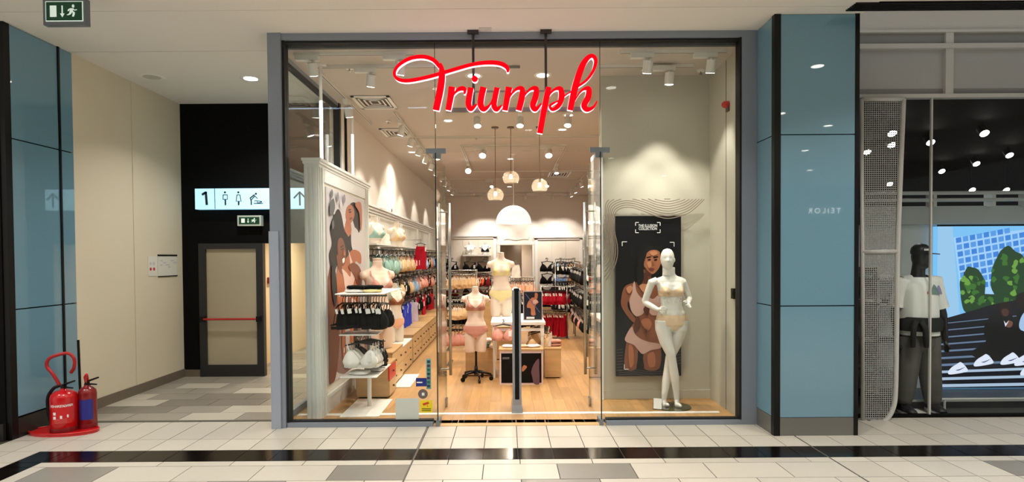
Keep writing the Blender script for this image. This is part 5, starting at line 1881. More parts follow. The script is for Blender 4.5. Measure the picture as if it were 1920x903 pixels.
# left centre rack
x0, x1 = -1.08, -0.56
rack(x0, x1, 10.9, (1.46, 1.04), 'chrome garment rack left of the cream torso form')
rack_row('bra', 'beige', x0, x1, 10.9, 1.46, 10, 1.25, 'beige bra in the row on top of the left centre rack', 'beige bras on the left rack', 1.1)
rack_row('cami', 'black', x0, x1, 10.9, 1.04, 9, 1.4, 'black camisole in the lower row of the left centre rack', 'black camisoles on the left rack')
x0, x1 = -0.92, -0.62
rack(x0, x1, 9.4, (1.02, 0.62), 'small chrome rack behind the left glass door handle')
rack_row('bra', 'beige', x0, x1, 9.4, 1.02, 6, 1.2, 'beige bra in the upper row of the small rack by the door', 'beige bras on the small rack')
rack_row('bra', 'pink', x0, x1, 9.4, 0.62, 5, 0.5, 'pink bra in the lower row of the small rack by the door', 'pink bras on the small rack', 1.1)
x0, x1 = -0.75, -0.35
rack(x0, x1, 13.6, (1.35, 0.95), 'chrome garment rack behind the beige bras')
rack_row('bra', ['darkred', 'orange', 'black'], x0, x1, 13.6, 1.35, 7, 0.9, 'COLOUR bra on the rear left rack', 'bras on the rear left rack')
rack_row('cami', ['black', 'darkred'], x0, x1, 13.6, 0.95, 7, 1.2, 'COLOUR camisole on the rear left rack', 'camisoles on the rear left rack')
# peach goods behind the table
x0, x1 = 0.06, 0.52
rack(x0, x1, 11.0, (1.32, 0.98), 'chrome garment rack behind the framed print')
rack_row('bra', 'peach', x0, x1, 11.0, 1.32, 9, 1.2, 'peach bra in the row behind the framed print', 'peach bras behind the table')
rack_row('cami', 'black', x0, x1, 11.0, 0.98, 8, 1.3, 'black camisole in the row behind the framed print', 'black camisoles behind the table')
hang('cami', 'white', (0.17, 10.7, 1.62), 0.1, 'white camisole hanging behind the cream torso form', 'white camisole', 0.5)
arm = thing('garment_stand', 'slim chrome post with arm carrying the white camisole behind the cream torso form', 'garment stand', (0.17, 10.75, 0))
rail((0.17, 10.6, 1.622), (0.17, 10.95, 1.622), 0.006).build('arm', m_chrome, arm)
rail((0.17, 10.95, 0.0), (0.17, 10.95, 1.63), 0.01).build('upright', m_chrome, arm)
# red goods
x0, x1 = 0.72, 1.26
rack(x0, x1, 12.3, (1.08, 0.58), 'chrome rack of red goods right of the framed print')
rack_row('bra', 'red', x0, x1, 12.3, 1.08, 12, 1.0, 'red bra in the upper row of the red rack', 'red bras upper row', 1.25)
rack_row('cami', 'red', x0, x1, 12.3, 0.58, 12, 1.2, 'red camisole in the lower row of the red rack', 'red camisoles lower row', 0.9)
# black goods with white tags at the right
for z, nm in ((1.55, 'top'), (1.14, 'middle'), (0.72, 'bottom')):
    t = thing('garment_rack', 'chrome rail with black goods along the right side, %s tier' % nm, 'garment rack', (1.42, 11.0, z))
    rail((1.36, 9.9, z), (1.46, 12.6, z), 0.01).build('rail', m_chrome, t)
    if nm == 'top':
        for y, x in ((9.95, 1.36), (12.55, 1.46)):
            MB().cyl((x, y, 0), (x, y, 1.56), 0.013, 10).build('upright', m_chrome, t, True)
    row('bra', 'black' if nm != 'bottom' else ['black', 'black', 'black', 'pink', 'black'], (1.37, 10.0, z + 0.004), (1.45, 12.4, z + 0.004), 16, -1.05,
        'COLOUR bra with white tag on the %s rail at right' % nm, 'black bras along the right side, %s rail' % nm, 1.12, 0.2)
    row('bra', ['black', 'navy', 'black'], (1.12, 12.9, z + 0.1), (1.42, 12.9, z + 0.1), 6, -0.9, 'COLOUR bra on the short %s cross rail at right' % nm, 'dark bras at the right end, %s rail' % nm, 1.1, 0.2)
    t = thing('garment_rack', 'short chrome cross rail at the end of the right side, %s tier' % nm, 'garment rack', (1.25, 12.9, z + 0.1))
    rail((1.06, 12.9, z + 0.1), (1.48, 12.9, z + 0.1), 0.01).build('rail', m_chrome, t)
    if nm == 'top':
        for x in (1.07, 1.47):
            MB().cyl((x, 12.9, 0), (x, 12.9, z + 0.1), 0.012, 8).build('upright', m_chrome, t, True)

# ------------------------------------------------------------------ back wall displays
YW2 = YB - 0.002
m_panelb = M('panel_cream', (228, 218, 204), 0.6)


def back_frame(u0, u1, v0, label):
    x0, x1, zt = at(u0, 500, YW2).x, at(u1, 500, YW2).x, at(u0, v0, YW2).z
    t = thing('shelving_unit', label, 'display panel', ((x0 + x1) / 2, YW2, 0))
    n = 3
    for k in range(n):
        a, b_ = x0 + 0.08 + (x1 - x0 - 0.16) * k / n, x0 + 0.08 + (x1 - x0 - 0.16) * (k + 1) / n
        bx(a + 0.004, b_ - 0.004, YW2 - 0.03, YW2, 0, zt - 0.12).build('panel', m_panelb, t)
    for x in (x0, x1 - 0.1):
        bx(x, x + 0.1, YW2 - 0.07, YW2, 0, zt - 0.08).build('stile', m_white, t)
    bx(x0, x1, YW2 - 0.07, YW2, zt - 0.12, zt - 0.05).build('head', m_white, t)
    bx(x0 - 0.03, x1 + 0.03, YW2 - 0.11, YW2, zt - 0.05, zt).build('cornice', m_white, t)
    return t


BPANEL = {}
BPANEL['left'] = back_frame(834, 931, 441, 'white framed panel on the back wall left of the doorway')
BPANEL['right'] = back_frame(1003, 1092, 443, 'white framed panel on the back wall right of the doorway')
dfm = thing('door_frame', 'grey white doorway surround in the middle of the back wall', 'door frame', (0.3, YB, 0))
dfm['kind'] = 'structure'
for x in (bdx0 - 0.09, bdx1):
    bx(x, x + 0.09, YB - 0.05, YB + 0.15, 0, bdz).build('jamb', m_offwhite, dfm)
bx(bdx0 - 0.09, bdx1 + 0.09, YB - 0.06, YB + 0.15, bdz, bdz + 0.07).build('lintel', m_offwhite, dfm)
orn = thing('wall_ornament', 'curved moulding ornament above the back doorway', 'moulding', ((bdx0 + bdx1) / 2, YB, bdz + 0.2))
xc = (bdx0 + bdx1) / 2
MB().tube(catmull([(xc - 0.46, YB - 0.012, bdz + 0.32), (xc - 0.42, YB - 0.012, bdz + 0.2), (xc - 0.3, YB - 0.012, bdz + 0.22), (xc, YB - 0.012, bdz + 0.18), (xc + 0.3, YB - 0.012, bdz + 0.22),
                   (xc + 0.42, YB - 0.012, bdz + 0.2), (xc + 0.46, YB - 0.012, bdz + 0.32)], 5), 0.018, 6).build('moulding', m_offwhite, orn)
scr = thing('curved_screen', 'cream curved screen standing inside the back doorway', 'screen', (0.2, 21.6, 0))
xa, xb = at(938, 500, 21.6).x, at(978, 500, 21.6).x
MB().loft([[(xa + (xb - xa) * k / 12, 21.5 - 0.25 * math.sin(math.pi * k / 12), z) for k in range(13)] + [(xa + (xb - xa) * k / 12, 21.55 - 0.25 * math.sin(math.pi * k / 12), z) for k in range(12, -1, -1)] for z in (0, 2.45)]).build('shell', m_panelb, scr, True)
MB().box(xa - 0.03, xb + 0.03, 21.2, 21.58, 0, 0.05).build('foot', m_white, scr)
shx0, shx1 = at(868, 475, 20.3).x, at(920, 475, 20.3).x
shz = at(890, 477, 20.2).z
sh_ = thing('bust_shelf', 'small white shelf with two bust forms on the back wall', 'shelf', (shx0, 20.3, shz))
bx(shx0, shx1, 20.15, YW2 - 0.03, shz - 0.05, shz).build('board', m_white, sh_)
for x in (shx0 + 0.05, shx1 - 0.09):
    bx(x, x + 0.04, 20.3, YW2 - 0.03, shz - 0.3, shz - 0.05).build('bracket', m_white, sh_)
display_form('bust_form', 'white bust form in a white bra on the back wall shelf', ((shx0 * 0.75 + shx1 * 0.25), 20.33, shz), 0.0, 1.0, m_mann, fab('white'), None, False)
display_form('bust_form', 'white bust form in a dark bra on the back wall shelf', ((shx0 * 0.2 + shx1 * 0.8), 20.33, shz), 0.0, 1.0, m_mann, fab('navy'), None, False)
pos = {'left': (846, 881, 906), 'right': (1026, 1052, 1077)}
cols = {'left': (('black', 'black', 'black'), ('orange', 'black', 'orange'), ('darkred', 'black', 'darkred'), ('black', 'black', 'black')),
        'right': (('black', 'lightblue', 'tan'), ('black', 'sky', 'tan'), ('black', 'black', 'pink'), ('black', 'black', 'black'))}
for side in ('left', 'right'):
    for r_, v in enumerate((484, 507, 530, 553)):
        for k, u in enumerate(pos[side]):
            p = at(u, v, 20.1)
            c = cols[side][r_][k]
            where = '%s back wall panel, %s row, %s column' % (side, ('top', 'second', 'third', 'bottom')[r_], ('left', 'middle', 'right')[k])
            arm = rail((p.x, 19.95, p.z), (p.x, YW2 - 0.03, p.z), 0.006).build('display_arm', m_chrome, BPANEL[side])
            bx(p.x - 0.02, p.x + 0.02, YW2 - 0.038, YW2 - 0.03, p.z - 0.03, p.z + 0.02).build('wall_bracket', m_chrome, arm)
            for q in range(2):
                hang('bra', c, (p.x, 20.0 + 0.2 * q, p.z), rg.uniform(-0.15, 0.15), '%s bra, %s, on the %s' % (c, ('front', 'rear')[q], where), 'bras on the back wall', 1.5)
# right wall shelf unit behind the black goods
t = thing('shelf_unit', 'white shelf unit with pale goods at the far right wall', 'shelf unit', (2.6, 15.5, 0))
for z in (0.5, 1.0, 1.5, 2.0):
    bx(2.45, 2.84, 13.4, 18.0, z, z + 0.03).build('shelf', m_white, t)
for y in (13.4, 15.6, 17.97):
    bx(2.45, 2.84, y, y + 0.03, 0, 2.3).build('side', m_white, t)
for k in range(8):
    hang('fold', ('white', 'beige', 'pink', 'black')[k % 4], (2.62, 13.9 + 0.5 * k, 1.53 if k % 2 else 1.03), 1.57, '%s folded garment on the far right shelf unit, %s shelf, item %s from the front' % (('white', 'beige', 'pink', 'black')[k % 4], 'upper' if k % 2 else 'lower', ('first', 'second', 'third', 'fourth', 'fifth', 'sixth', 'seventh', 'eighth')[k]), 'folded goods on the far right shelves', 1.2)

# ------------------------------------------------------------------ security gate post
c = at(970, 776, 6.36)
gx, gy = c.x, 6.36
gt = thing('security_gate', 'slim grey and black anti theft gate post standing in the shop doorway', 'security gate', (gx, gy, 0))
zt = at(970, 540, gy).z
m_gate = M('gate_grey', (150, 156, 162), 0.4)
for s in (-1, 1):
    bx(gx + s * 0.0355 - 0.0115, gx + s * 0.0355 + 0.0115, gy, gy + 0.36, 0.15, zt - 0.02).build('side_rail', m_gate, gt)
bevel(bx(gx - 0.024, gx + 0.024, gy + 0.004, gy + 0.355, 0.12, zt).build('antenna', m_blacktrim, gt), 0.008)
MB().loft([[(gx - w, gy - d, z), (gx + w, gy - d, z), (gx + w, gy + 0.36 + d, z), (gx - w, gy + 0.36 + d, z)] for w, d, z in ((0.06, 0.015, 0), (0.058, 0.012, 0.05), (0.047, 0.0, 0.09), (0.047, 0.0, 0.15))]).build('foot', m_gate, gt)
bx(gx - 0.03, gx + 0.03, gy + 0.0, gy + 0.36, zt - 0.03, zt - 0.005).build('cap', m_blacktrim, gt)

# ------------------------------------------------------------------ stickers on the window glass
YG = F - 0.007


def sticker(u0, u1, v0, v1, name, label, mat, round_=False):
    a, b_ = at(u0, v1, YG), at(u1, v0, YG)
    t = thing(name, label, 'sticker', ((a.x + b_.x) / 2, YG, a.z))
    if round_:
        cx, cz, r_ = (a.x + b_.x) / 2, (a.z + b_.z) / 2, (b_.x - a.x) / 2
        MB().cyl((cx, YG, cz), (cx, YG - 0.001, cz), r_, 24).build('disc', mat, t)
    else:
        bx(a.x, b_.x, YG - 0.001, YG, a.z, b_.z).build('sheet', mat, t)
    return t


gm = lambda u, v, t: (at(u, v, YG).x, YG - 0.0015 + t, at(u, v, YG).z)
layer[0] = 0
sticker(742, 785, 746, 788, 'notice_sticker', 'large pale grey square sticker low on the left window glass', M('sticker_pale', (204, 210, 204), 0.6))
t = sticker(788, 811, 750, 773, 'camera_sticker', 'yellow surveillance camera sticker low on the left window glass', M('sticker_yellow', (236, 214, 40), 0.5))
m_cred = M('sticker_red', (206, 66, 30), 0.5)
flat(t, 'symbol_camera', [(792, 756), (803, 752.5), (805, 756), (794, 760)], m_cred, gm, 3, False)
flat(t, 'symbol_mount', [(800, 759), (801, 759), (803, 762), (801.5, 762)], m_cred, gm, 3, False)
for k in range(2):
    flat(t, 'caption_line', [(791, 765 + 3 * k), (808, 765 + 3 * k), (808, 766.4 + 3 * k), (791, 766.4 + 3 * k)], M('sticker_ink', (90, 84, 20), 0.6), gm, 1, False)
t = sticker(784, 802, 729, 747, 'round_sticker', 'round grey sticker above the yellow camera sticker', M('sticker_grey', (108, 98, 96), 0.5), True)
flat(t, 'symbol_square', [(791, 735.5), (796, 735.5), (796, 741), (791, 741)], m_printw, gm, 1, False)
t = sticker(780, 800, 708, 724, 'blue_sticker', 'dark blue rectangular sticker on the left window glass', M('sticker_blue', (30, 46, 130), 0.4))
flat(t, 'caption_line', [(781.5, 715), (792, 715), (792, 717.5), (781.5, 717.5)], m_printw, gm, 1, False)
t = sticker(799.5, 808, 672, 729, 'strip_sticker', 'narrow teal upright sticker strip on the left window glass', M('sticker_teal', (122, 176, 178), 0.5))
for k in range(7):
    v = 675 + k * 7.6
    flat(t, 'strip_symbol', [(801, v), (806.5, v), (806.5, v + 5), (801, v + 5)], M('strip_dark%d' % (k % 3), ((36, 60, 70), (70, 50, 80), (30, 100, 80))[k % 3], 0.5), gm, 1, False)
# faint lettering on the right window
p = at(1262, 564, YG)
m_faint = M('faint_grey', (176, 168, 156), 0.6)
m_faint.node_tree.nodes['Principled BSDF'].inputs['Alpha'].default_value = 0.4
wt = thing('window_lettering', 'faint grey lettering across the right window glass', 'lettering', (p.x, YG, p.z))
text_mesh('lettering', 'ЕТЕ ЗА', 0.07, m_faint, lambda a, b: (p.x - 0.03 + a, YG - 0.001, p.z + b), wt, spacing=1.15)

# alarm and switch in the alcove
ax = XR - 0.03
q = atx(1366, 196, ax)
t = thing('wall_alarm', 'small red fire alarm sounder high on the alcove side wall', 'alarm', (ax, q.y, q.z))
MB().tube([(ax, q.y, q.z), (ax - 0.05, q.y, q.z), (ax - 0.07, q.y, q.z - 0.004)], [0.04, 0.037, 0.02], 16).build('sounder', M('alarm_red'), t, True)
bx(ax - 0.02, ax, q.y - 0.035, q.y + 0.035, q.z - 0.075, q.z - 0.03).build('base', M('alarm_dark', (96, 70, 62), 0.5), t)
q = atx(1378, 550, ax)
t = thing('wall_switch', 'black switch box on the alcove side wall near the right post', 'switch', (ax, q.y, q.z))
bx(ax - 0.03, ax, q.y - 0.035, q.y + 0.035, q.z - 0.055, q.z + 0.055).build('box', m_blacktrim, t)
bx(ax - 0.034, ax - 0.03, q.y - 0.015, q.y + 0.015, q.z - 0.02, q.z + 0.02).build('rocker', m_ddark, t)

# ------------------------------------------------------------------ fire extinguishers
m_fred = M('extinguisher_red', (196, 16, 22), 0.25, coat=0.4)
m_fdark = M('extinguisher_dark_red', (130, 14, 18), 0.3, coat=0.3)
Ye = 5.78
q = at(126, 803, Ye)
ex_, ey_ = q.x, Ye
st_ = thing('extinguisher_tray', 'red oval floor tray under the two fire extinguishers', 'tray', (ex_, ey_, 0))
pts = [(ex_ + (-0.03) + 0.33 * math.cos(k * math.pi / 12), ey_ + 0.17 * math.sin(k * math.pi / 12)) for k in range(24)]
MB().prism(pts, lambda a, b, t: (a, b, t), 0.0, 0.022).build('tray', m_fred, st_)
MB().tube([(ex_ - 0.03 + 0.325 * math.cos(k * math.pi / 12), ey_ + 0.165 * math.sin(k * math.pi / 12), 0.026) for k in range(24)], 0.009, 6, closed=True).build('rim', m_fred, st_, True)


def extinguisher(x, y, r_, h, label, mat, lab_mat, hose):
    t = thing('fire_extinguisher', label, 'fire extinguisher', (x, y, 0.022))
    z0 = 0.022
    MB().lathe([(r_ * 0.9, 0), (r_, 0.015), (r_, h - 0.07), (r_ * 0.92, h - 0.035), (r_ * 0.6, h - 0.008), (0.03, h), (0.025, h + 0.02)], (x, y, z0), 28).build('cylinder', mat, t, True)
    MB().lathe([(r_ * 1.02, 0.0), (r_ * 1.03, 0.03), (r_ * 1.0, 0.045)], (x, y, z0), 28, False).build('base_ring', M('extinguisher_ring', (120, 12, 16), 0.4), t, True)
    zt = z0 + h
    MB().lathe([(0.02, 0.0), (0.026, 0.02), (0.02, 0.05)], (x, y, zt), 14).build('valve', m_blacktrim, t)
    MB().tube([(x - 0.01, y, zt + 0.045), (x + 0.06, y - 0.03, zt + 0.07), (x + 0.15, y - 0.05, zt + 0.1)], [0.012, 0.01, 0.008], 8).build('lever', m_blacktrim, t)
    MB().tube([(x - 0.01, y, zt + 0.02), (x + 0.06, y - 0.03, zt + 0.03), (x + 0.13, y - 0.05, zt + 0.03)], [0.011, 0.009, 0.007], 8).build('carry_handle', m_blacktrim, t)
    # label wraps the front of the cylinder
    rings = []
    for zz in (0.09, h - 0.12):
        rings.append([(x + (r_ + 0.0015) * math.sin(a), y - (r_ + 0.0015) * math.cos(a), z0 + zz) for a in [-0.3 + 0.15 * k for k in range(11)]])
    lb = MB().loft(rings, False, False).build('label', lab_mat, t, True)
    return t, zt


e1, zt1 = extinguisher(ex_ - 0.02, ey_ - 0.01, 0.115, 0.40, 'larger red fire extinguisher with white lettered label, front left of the pair', m_fred, M('label_red', (206, 28, 34), 0.4), True)
x, y = ex_ - 0.02, ey_ - 0.01
text_mesh('label_text', 'ПОЖАРОГАСИТЕЛ', 0.026, m_printw, lambda a, b: (x + 0.1185 * math.sin(a / 0.1185 + 0.45), y - 0.1185 * math.cos(a / 0.1185 + 0.45), 0.022 + 0.262 + b), e1, bold=0.001, spacing=0.72)
for k, (dx_, dz_) in enumerate(((-0.055, 0.19), (-0.055, 0.15), (0.0, 0.155), (0.05, 0.16))):
    a0 = dx_ / 0.117 + 0.45
    bx(x + 0.117 * math.sin(a0) - 0.012, x + 0.117 * math.sin(a0) + 0.012, y - 0.1195 * math.cos(a0) - 0.001, y - 0.1195 * math.cos(a0), 0.022 + dz_ - 0.012, 0.022 + dz_ + 0.016).build('label_symbol', m_printw, e1)
for k in range(4):
    zz = 0.022 + 0.135 - k * 0.012
    MB().loft([[(x + 0.1185 * math.sin(a), y - 0.1185 * math.cos(a), z) for a in [-0.05 + 0.1 * j for j in range(10)]] for z in (zz, zz + 0.0035)], False, False).build('label_line', M('label_pink', (226, 120, 118), 0.5), e1)
# hose: red loop above, black run down the side
hx, hy = x, y
pl = [at(112, 722, Ye), at(100, 702, Ye - 0.02), at(88, 686, Ye - 0.02), at(92, 672, Ye - 0.02), at(108, 665, Ye), at(128, 662, Ye + 0.04), at(139, 672, Ye + 0.05), at(139, 688, Ye + 0.05), at(133, 698, Ye + 0.06)]
MB().tube(catmull(pl, 5), 0.016, 10).build('hose_sleeve', M('hose_red', (168, 24, 28), 0.45), e1, True)
pl = [at(113, 722, Ye), at(100, 728, Ye - 0.03), at(90, 745, Ye - 0.05), at(91, 770, Ye - 0.06), at(98, 795, Ye - 0.05), at(101, 800, Ye - 0.04)]
MB().tube(catmull(pl, 5), 0.016, 10).build('hose', m_blacktrim, e1, True)
e2_, zt2 = extinguisher(ex_ + 0.135, ey_ + 0.10, 0.08, 0.41, 'smaller dark red fire extinguisher with blue label, behind right of the pair', m_fdark, M('label_blue', (38, 44, 138), 0.4), False)
p = at(150, 712, Ye)
MB().tube([(ex_ + 0.135, ey_ + 0.10, zt2 + 0.04), (ex_ + 0.14, ey_ + 0.08, zt2 + 0.1), (ex_ + 0.16, ey_ + 0.06, zt2 + 0.13)], [0.02, 0.022, 0.012], 8).build('red_lever', m_fred, e2_)
tp = thing('stand_pole', 'thin black pole rising from the fire extinguisher tray', 'pole', (ex_ + 0.05, ey_ + 0.1, 0))
MB().cyl((ex_ + 0.055, ey_ + 0.12, 0.02), (ex_ + 0.04, ey_ + 0.12, at(133, 640, Ye).z), 0.012, 8).build('pole', m_blacktrim, tp)
MB().lathe([(0.03, 0.02), (0.028, 0.03), (0.014, 0.035)], (ex_ + 0.055, ey_ + 0.12, 0), 12).build('socket', m_blacktrim, tp)

# ------------------------------------------------------------------ sportswear shop on the right
YN = 6.1
X0 = px1 + 0.01
X1 = 11.5
zf = lambda v: at(1750, v, YN).z
m_fasc = M('fascia_grey', (196, 195, 190), 0.6)
m_fascd = M('fascia_dark_grey', (136, 137, 136), 0.7, noise=(3, 0.05))
m_rail = M('shopfront_rail', (196, 197, 192), 0.4)
fs = thing('fascia', 'grey fascia of the sportswear shop above its window', 'fascia', (X0, YN, zf(184)))
fs['kind'] = 'structure'
bx(X0, X1, YN, YN + 0.05, zf(58), 4.55).build('panel', m_fasc, fs)
mx = at(1778, 120, YN).x
for a, b_ in ((X0, mx - 0.04), (mx + 0.04, X1)):
    bx(a, b_, YN + 0.01, YN + 0.05, zf(84), zf(62)).build('panel', m_fascd, fs)
    bx(a, b_, YN + 0.02, YN + 0.05, zf(165), zf(92)).build('panel', M('fascia_mid_grey', (172, 174, 174), 0.7, noise=(3, 0.05)), fs)
    bx(a, b_, YN + 0.02, YN + 0.05, zf(178), zf(165)).build('panel', m_fascd, fs)
for v0, v1 in ((62, 57), (92, 83), (184, 177)):
    bx(X0, X1, YN - 0.03, YN + 0.05, zf(v0), zf(v1)).build('rail', m_rail, fs)
bx(mx - 0.04, mx + 0.04, YN - 0.02, YN + 0.05, zf(177), zf(57)).build('mullion', m_rail, fs)
zw = zf(184)
gx0 = at(1692, 480, YN).x
gx1 = at(1745, 480, YN).x
struct('window_5', bx(gx0, gx1, YN, YN + 0.01, 0.03, zw), m_glass3)
struct('window_6', bx(gx1, X1, YN, YN + 0.01, 0.03, zw), m_glass3)
struct('trim_13', bx(gx1 - 0.008, gx1 + 0.008, YN - 0.008, YN + 0.018, 0.03, zw), m_rail)
struct('trim_14', bx(X0, X1, YN - 0.02, YN + 0.04, 0.0, 0.03), m_black)
# dark interior
struct('wall_sport_back', bx(X0 - 0.3, X1, 12.0, 12.1, 0, zw + 0.3), m_black)
struct('wall_sport_left', bx(X0 - 0.3, X0 - 0.25, YN + 0.6, 12.0, 0, zw + 0.3), m_black)
struct('wall_sport_right', bx(X1, X1 + 0.05, YN, 12.0, 0, 4.5), m_black)
struct('ceiling_sport', bx(X0 - 0.3, X1, YN + 0.05, 12.0, zw + 0.2, zw + 0.25), m_black)
struct('floor_sport', bx(X0 - 0.3, X1, YN - 0.02, 12.0, -0.05, -0.001), M('sport_floor', (70, 68, 66), 0.4))
ZSP = zw + 0.2
for i, (u, v) in enumerate(((1673, 250), (1672, 272), (1626, 285), (1668, 345), (1846, 250), (1893, 291), (1831, 307), (1766, 321), (1745, 267), (1887, 356), (1823, 356))):
    d = ray(u, v)
    p = CAM + d * ((ZSP - CAM.z - 0.15) / d.z)
    if p.y > 11.6:
        p = at(u, v, 11.6)
    t = thing('spot_lamp', 'small white spotlight in the dark ceiling of the sportswear shop, %s' % (
        'upper left pair, higher', 'upper left pair, lower', 'far left', 'left, lowest', 'upper right', 'right, under the exit sign', 'right of centre', 'centre', 'at the glass joint', 'low right', 'low centre')[i], 'spotlight', p, 'spotlights of the sportswear shop')
    d = (Vector((p.x - 0.2, p.y - 2.0, 1.0)) - p).normalized()
    MB().tube([p - d * 0.12, p], [0.06, 0.06], 12).build('head', m_blacktrim, t)
    MB().tube([p, p + d * 0.004], [0.055, 0.055], 12).build('lens', m_lens, t)
    MB().cyl(p - d * 0.06, (p.x - d.x * 0.06, p.y - d.y * 0.06, ZSP + 0.004), 0.012, 6).build('stem', m_blacktrim, t)
    if i in (0, 4, 7, 2):
        light('lamp', 'SPOT', p + d * 0.03, 45, t, (0.95, 0.97, 1), 0.04, p + d * 3, 70)
c = at(1888, 235, 9.0)
t = thing('exit_sign', 'dim green exit sign hanging inside the sportswear shop', 'sign', c)
bx(c.x - 0.17, c.x + 0.17, 8.98, 9.02, c.z - 0.1, c.z + 0.06).build('panel', M('exit_dim', (8, 58, 34), 0.4, emit=((10, 120, 60), 0.35)), t)
bx(c.x - 0.2, c.x + 0.2, 8.97, 9.03, c.z + 0.06, c.z + 0.1).build('housing', m_alu, t)
MB().cyl((c.x, 9.0, c.z + 0.1), (c.x, 9.0, ZSP + 0.004), 0.008).build('hanger_rod', m_alu, t)
# beam with rails above the screen
YR = 7.05
zr = lambda v: at(1800, v, YR).z
bt = thing('display_beam', 'pale grey beam with white tube rails above the video wall', 'beam', (X0, YR, zr(418)))
XB0 = at(1612, 400, YR).x
bx(XB0, X1, YR - 0.02, YR + 0.1, zr(420), zr(386)).build('beam', M('beam_grey', (172, 180, 180), 0.5), bt)
for v in (363, 376):
    MB().cyl((XB0, YR - 0.1, zr(v)), (X1, YR - 0.1, zr(v)), 0.022, 10).build('rail', M('rail_grey', (186, 192, 192), 0.4), bt)
for u in (1741, 1850, 1915):
    x = at(u, 380, YR).x
    bx(x - 0.02, x + 0.02, YR - 0.11, YR + 0.02, zr(388), zr(360)).build('bracket', m_rail, bt)
# pale wall behind mesh and mannequin
struct('wall_sport_display', bx(XB0, at(1757, 600, YR + 0.05).x - 0.01, YR + 0.05, YR + 0.1, 0.0, zr(420)), M('display_wall_grey', (196, 202, 200), 0.6, noise=(4, 0.15)))
dg_ = thing('goods_shelf', 'grey shelves with folded clothes behind the perforated partition', 'shelf', (XB0 + 0.2, YR, 0.5))
for v in (520, 565, 635, 690):
    z = at(1640, v, YR).z
    bx(XB0 + 0.02, at(1688, 600, YR).x, YR - 0.3, YR + 0.05, z - 0.02, z).build('board', m_rail, dg_)
bx(XB0 + 0.02, XB0 + 0.05, YR - 0.3, YR + 0.05, 0, at(1640, 500, YR).z).build('side', m_rail, dg_)
for i, (v, u, c) in enumerate(((520, 1622, 'teal'), (520, 1650, 'white'), (565, 1630, 'white'), (565, 1660, 'black'), (635, 1625, 'sage'), (635, 1655, 'navy'), (690, 1635, 'teal'))):
    p = at(u, v, YR - 0.15)
    hang('fold', c, (p.x, YR - 0.15, at(1640, v, YR).z), 0.1 * (i % 3 - 1), '%s folded clothes behind the perforated partition, %s shelf, %s' % (c, {520: 'top', 565: 'second', 635: 'third', 690: 'lowest'}[v], 'left' if u < 1645 else 'right'), 'folded clothes in the sportswear shop', 1.1)
# perforated partition with rounded white tube frame
Ym = 6.0
mm = lambda u, v: (at(u, v, Ym).x, Ym, at(u, v, Ym).z)
pt = thing('perforated_partition', 'perforated screen in a rounded white tube frame beside the right pillar', 'partition', at(1650, 800, Ym))
fr_pts = [mm(1694, 186), mm(1688, 330), mm(1683, 470), mm(1681, 620), mm(1679, 730), mm(1674, 765), mm(1660, 788), mm(1640, 797), mm(1618, 798)]
MB().tube(catmull(fr_pts, 6), 0.024, 12).build('frame_tube', m_rail, pt, True)
MB().tube([mm(1616, 472), mm(1683, 471)], 0.022, 10).build('cross_tube', m_rail, pt, True)
MB().tube([mm(1616, 186), mm(1694, 186)], 0.022, 10).build('cross_tube', m_rail, pt, True)
MB().tube([mm(1615, 186), mm(1618, 798)], 0.02, 10).build('frame_tube', m_rail, pt, True)
m_perf = mesh_mat('perforated_sheet', (150, 152, 150), 46, 0.36)
up = [mm(1616, 188), mm(1693, 188), mm(1683, 470), mm(1616, 470)]
MB().add(up, [(0, 1, 2, 3)]).build('perforated_sheet', m_perf, pt)
outl = [mm(1616, 474), mm(1683, 474)] + [tuple(p) for p in catmull(fr_pts, 6)[18:]]
MB().add(outl, [tuple(range(len(outl)))]).build('perforated_sheet', m_perf, pt)
MB().cyl((at(1628, 800, Ym).x, Ym, 0.0), (at(1628, 800, Ym).x, Ym, at(1628, 798, Ym).z), 0.02, 10).build('foot', m_blacktrim, pt)
# platform and low rail
plf = thing('platform', 'low dark display platform under the video wall', 'platform', (5, 6.8, 0))
bx(XB0, X1, 6.45, 7.05, 0.0, 0.09).build('deck', M('platform_dark', (40, 42, 46), 0.4), plf)
bx(XB0, X1, 6.44, 6.46, 0.075, 0.095).build('edge', m_rail, plf)
MB().cyl((at(1762, 748, 6.4).x, 6.4, at(1762, 748, 6.4).z), (X1, 6.4, at(1762, 748, 6.4).z), 0.014, 8).build('rail', m_rail, plf)
MB().cyl((at(1771, 748, 6.4).x, 6.4, 0.0), (at(1771, 748, 6.4).x, 6.4, at(1762, 748, 6.4).z), 0.012, 8).build('rail_post', m_rail, plf)

# video wall: a flat lit picture
Yv = 7.0


def em(nm, rgb=(0, 0, 0), s=0.85):
    return M('screen_' + nm, (8, 8, 8), 0.5, emit=(rgb, s))


sx0, sx1 = at(1757, 600, Yv).x, at(1990, 600, Yv).x
sz0, sz1 = at(1800, 745, Yv).z, at(1800, 424, Yv).z
vw = thing('video_wall', 'large lit video wall showing steps, trees and a glass building', 'screen', ((sx0 + sx1) / 2, Yv, sz0))
bx(sx0, sx1, Yv, Yv + 0.08, max(sz0, 0.095), sz1).build('screen', em('sky', (120, 190, 240)), vw)
layer[0] = 0


def sm(u, v, t):
    p = at(u, v, Yv)
    return (min(max(p.x, sx0), sx1), Yv + t * 0.12, min(max(p.z, 0.1), sz1))


def scr_(nm, pts, mat, n=4, sm_=False):
    return flat(vw, nm, pts, mat, sm, n, sm_)


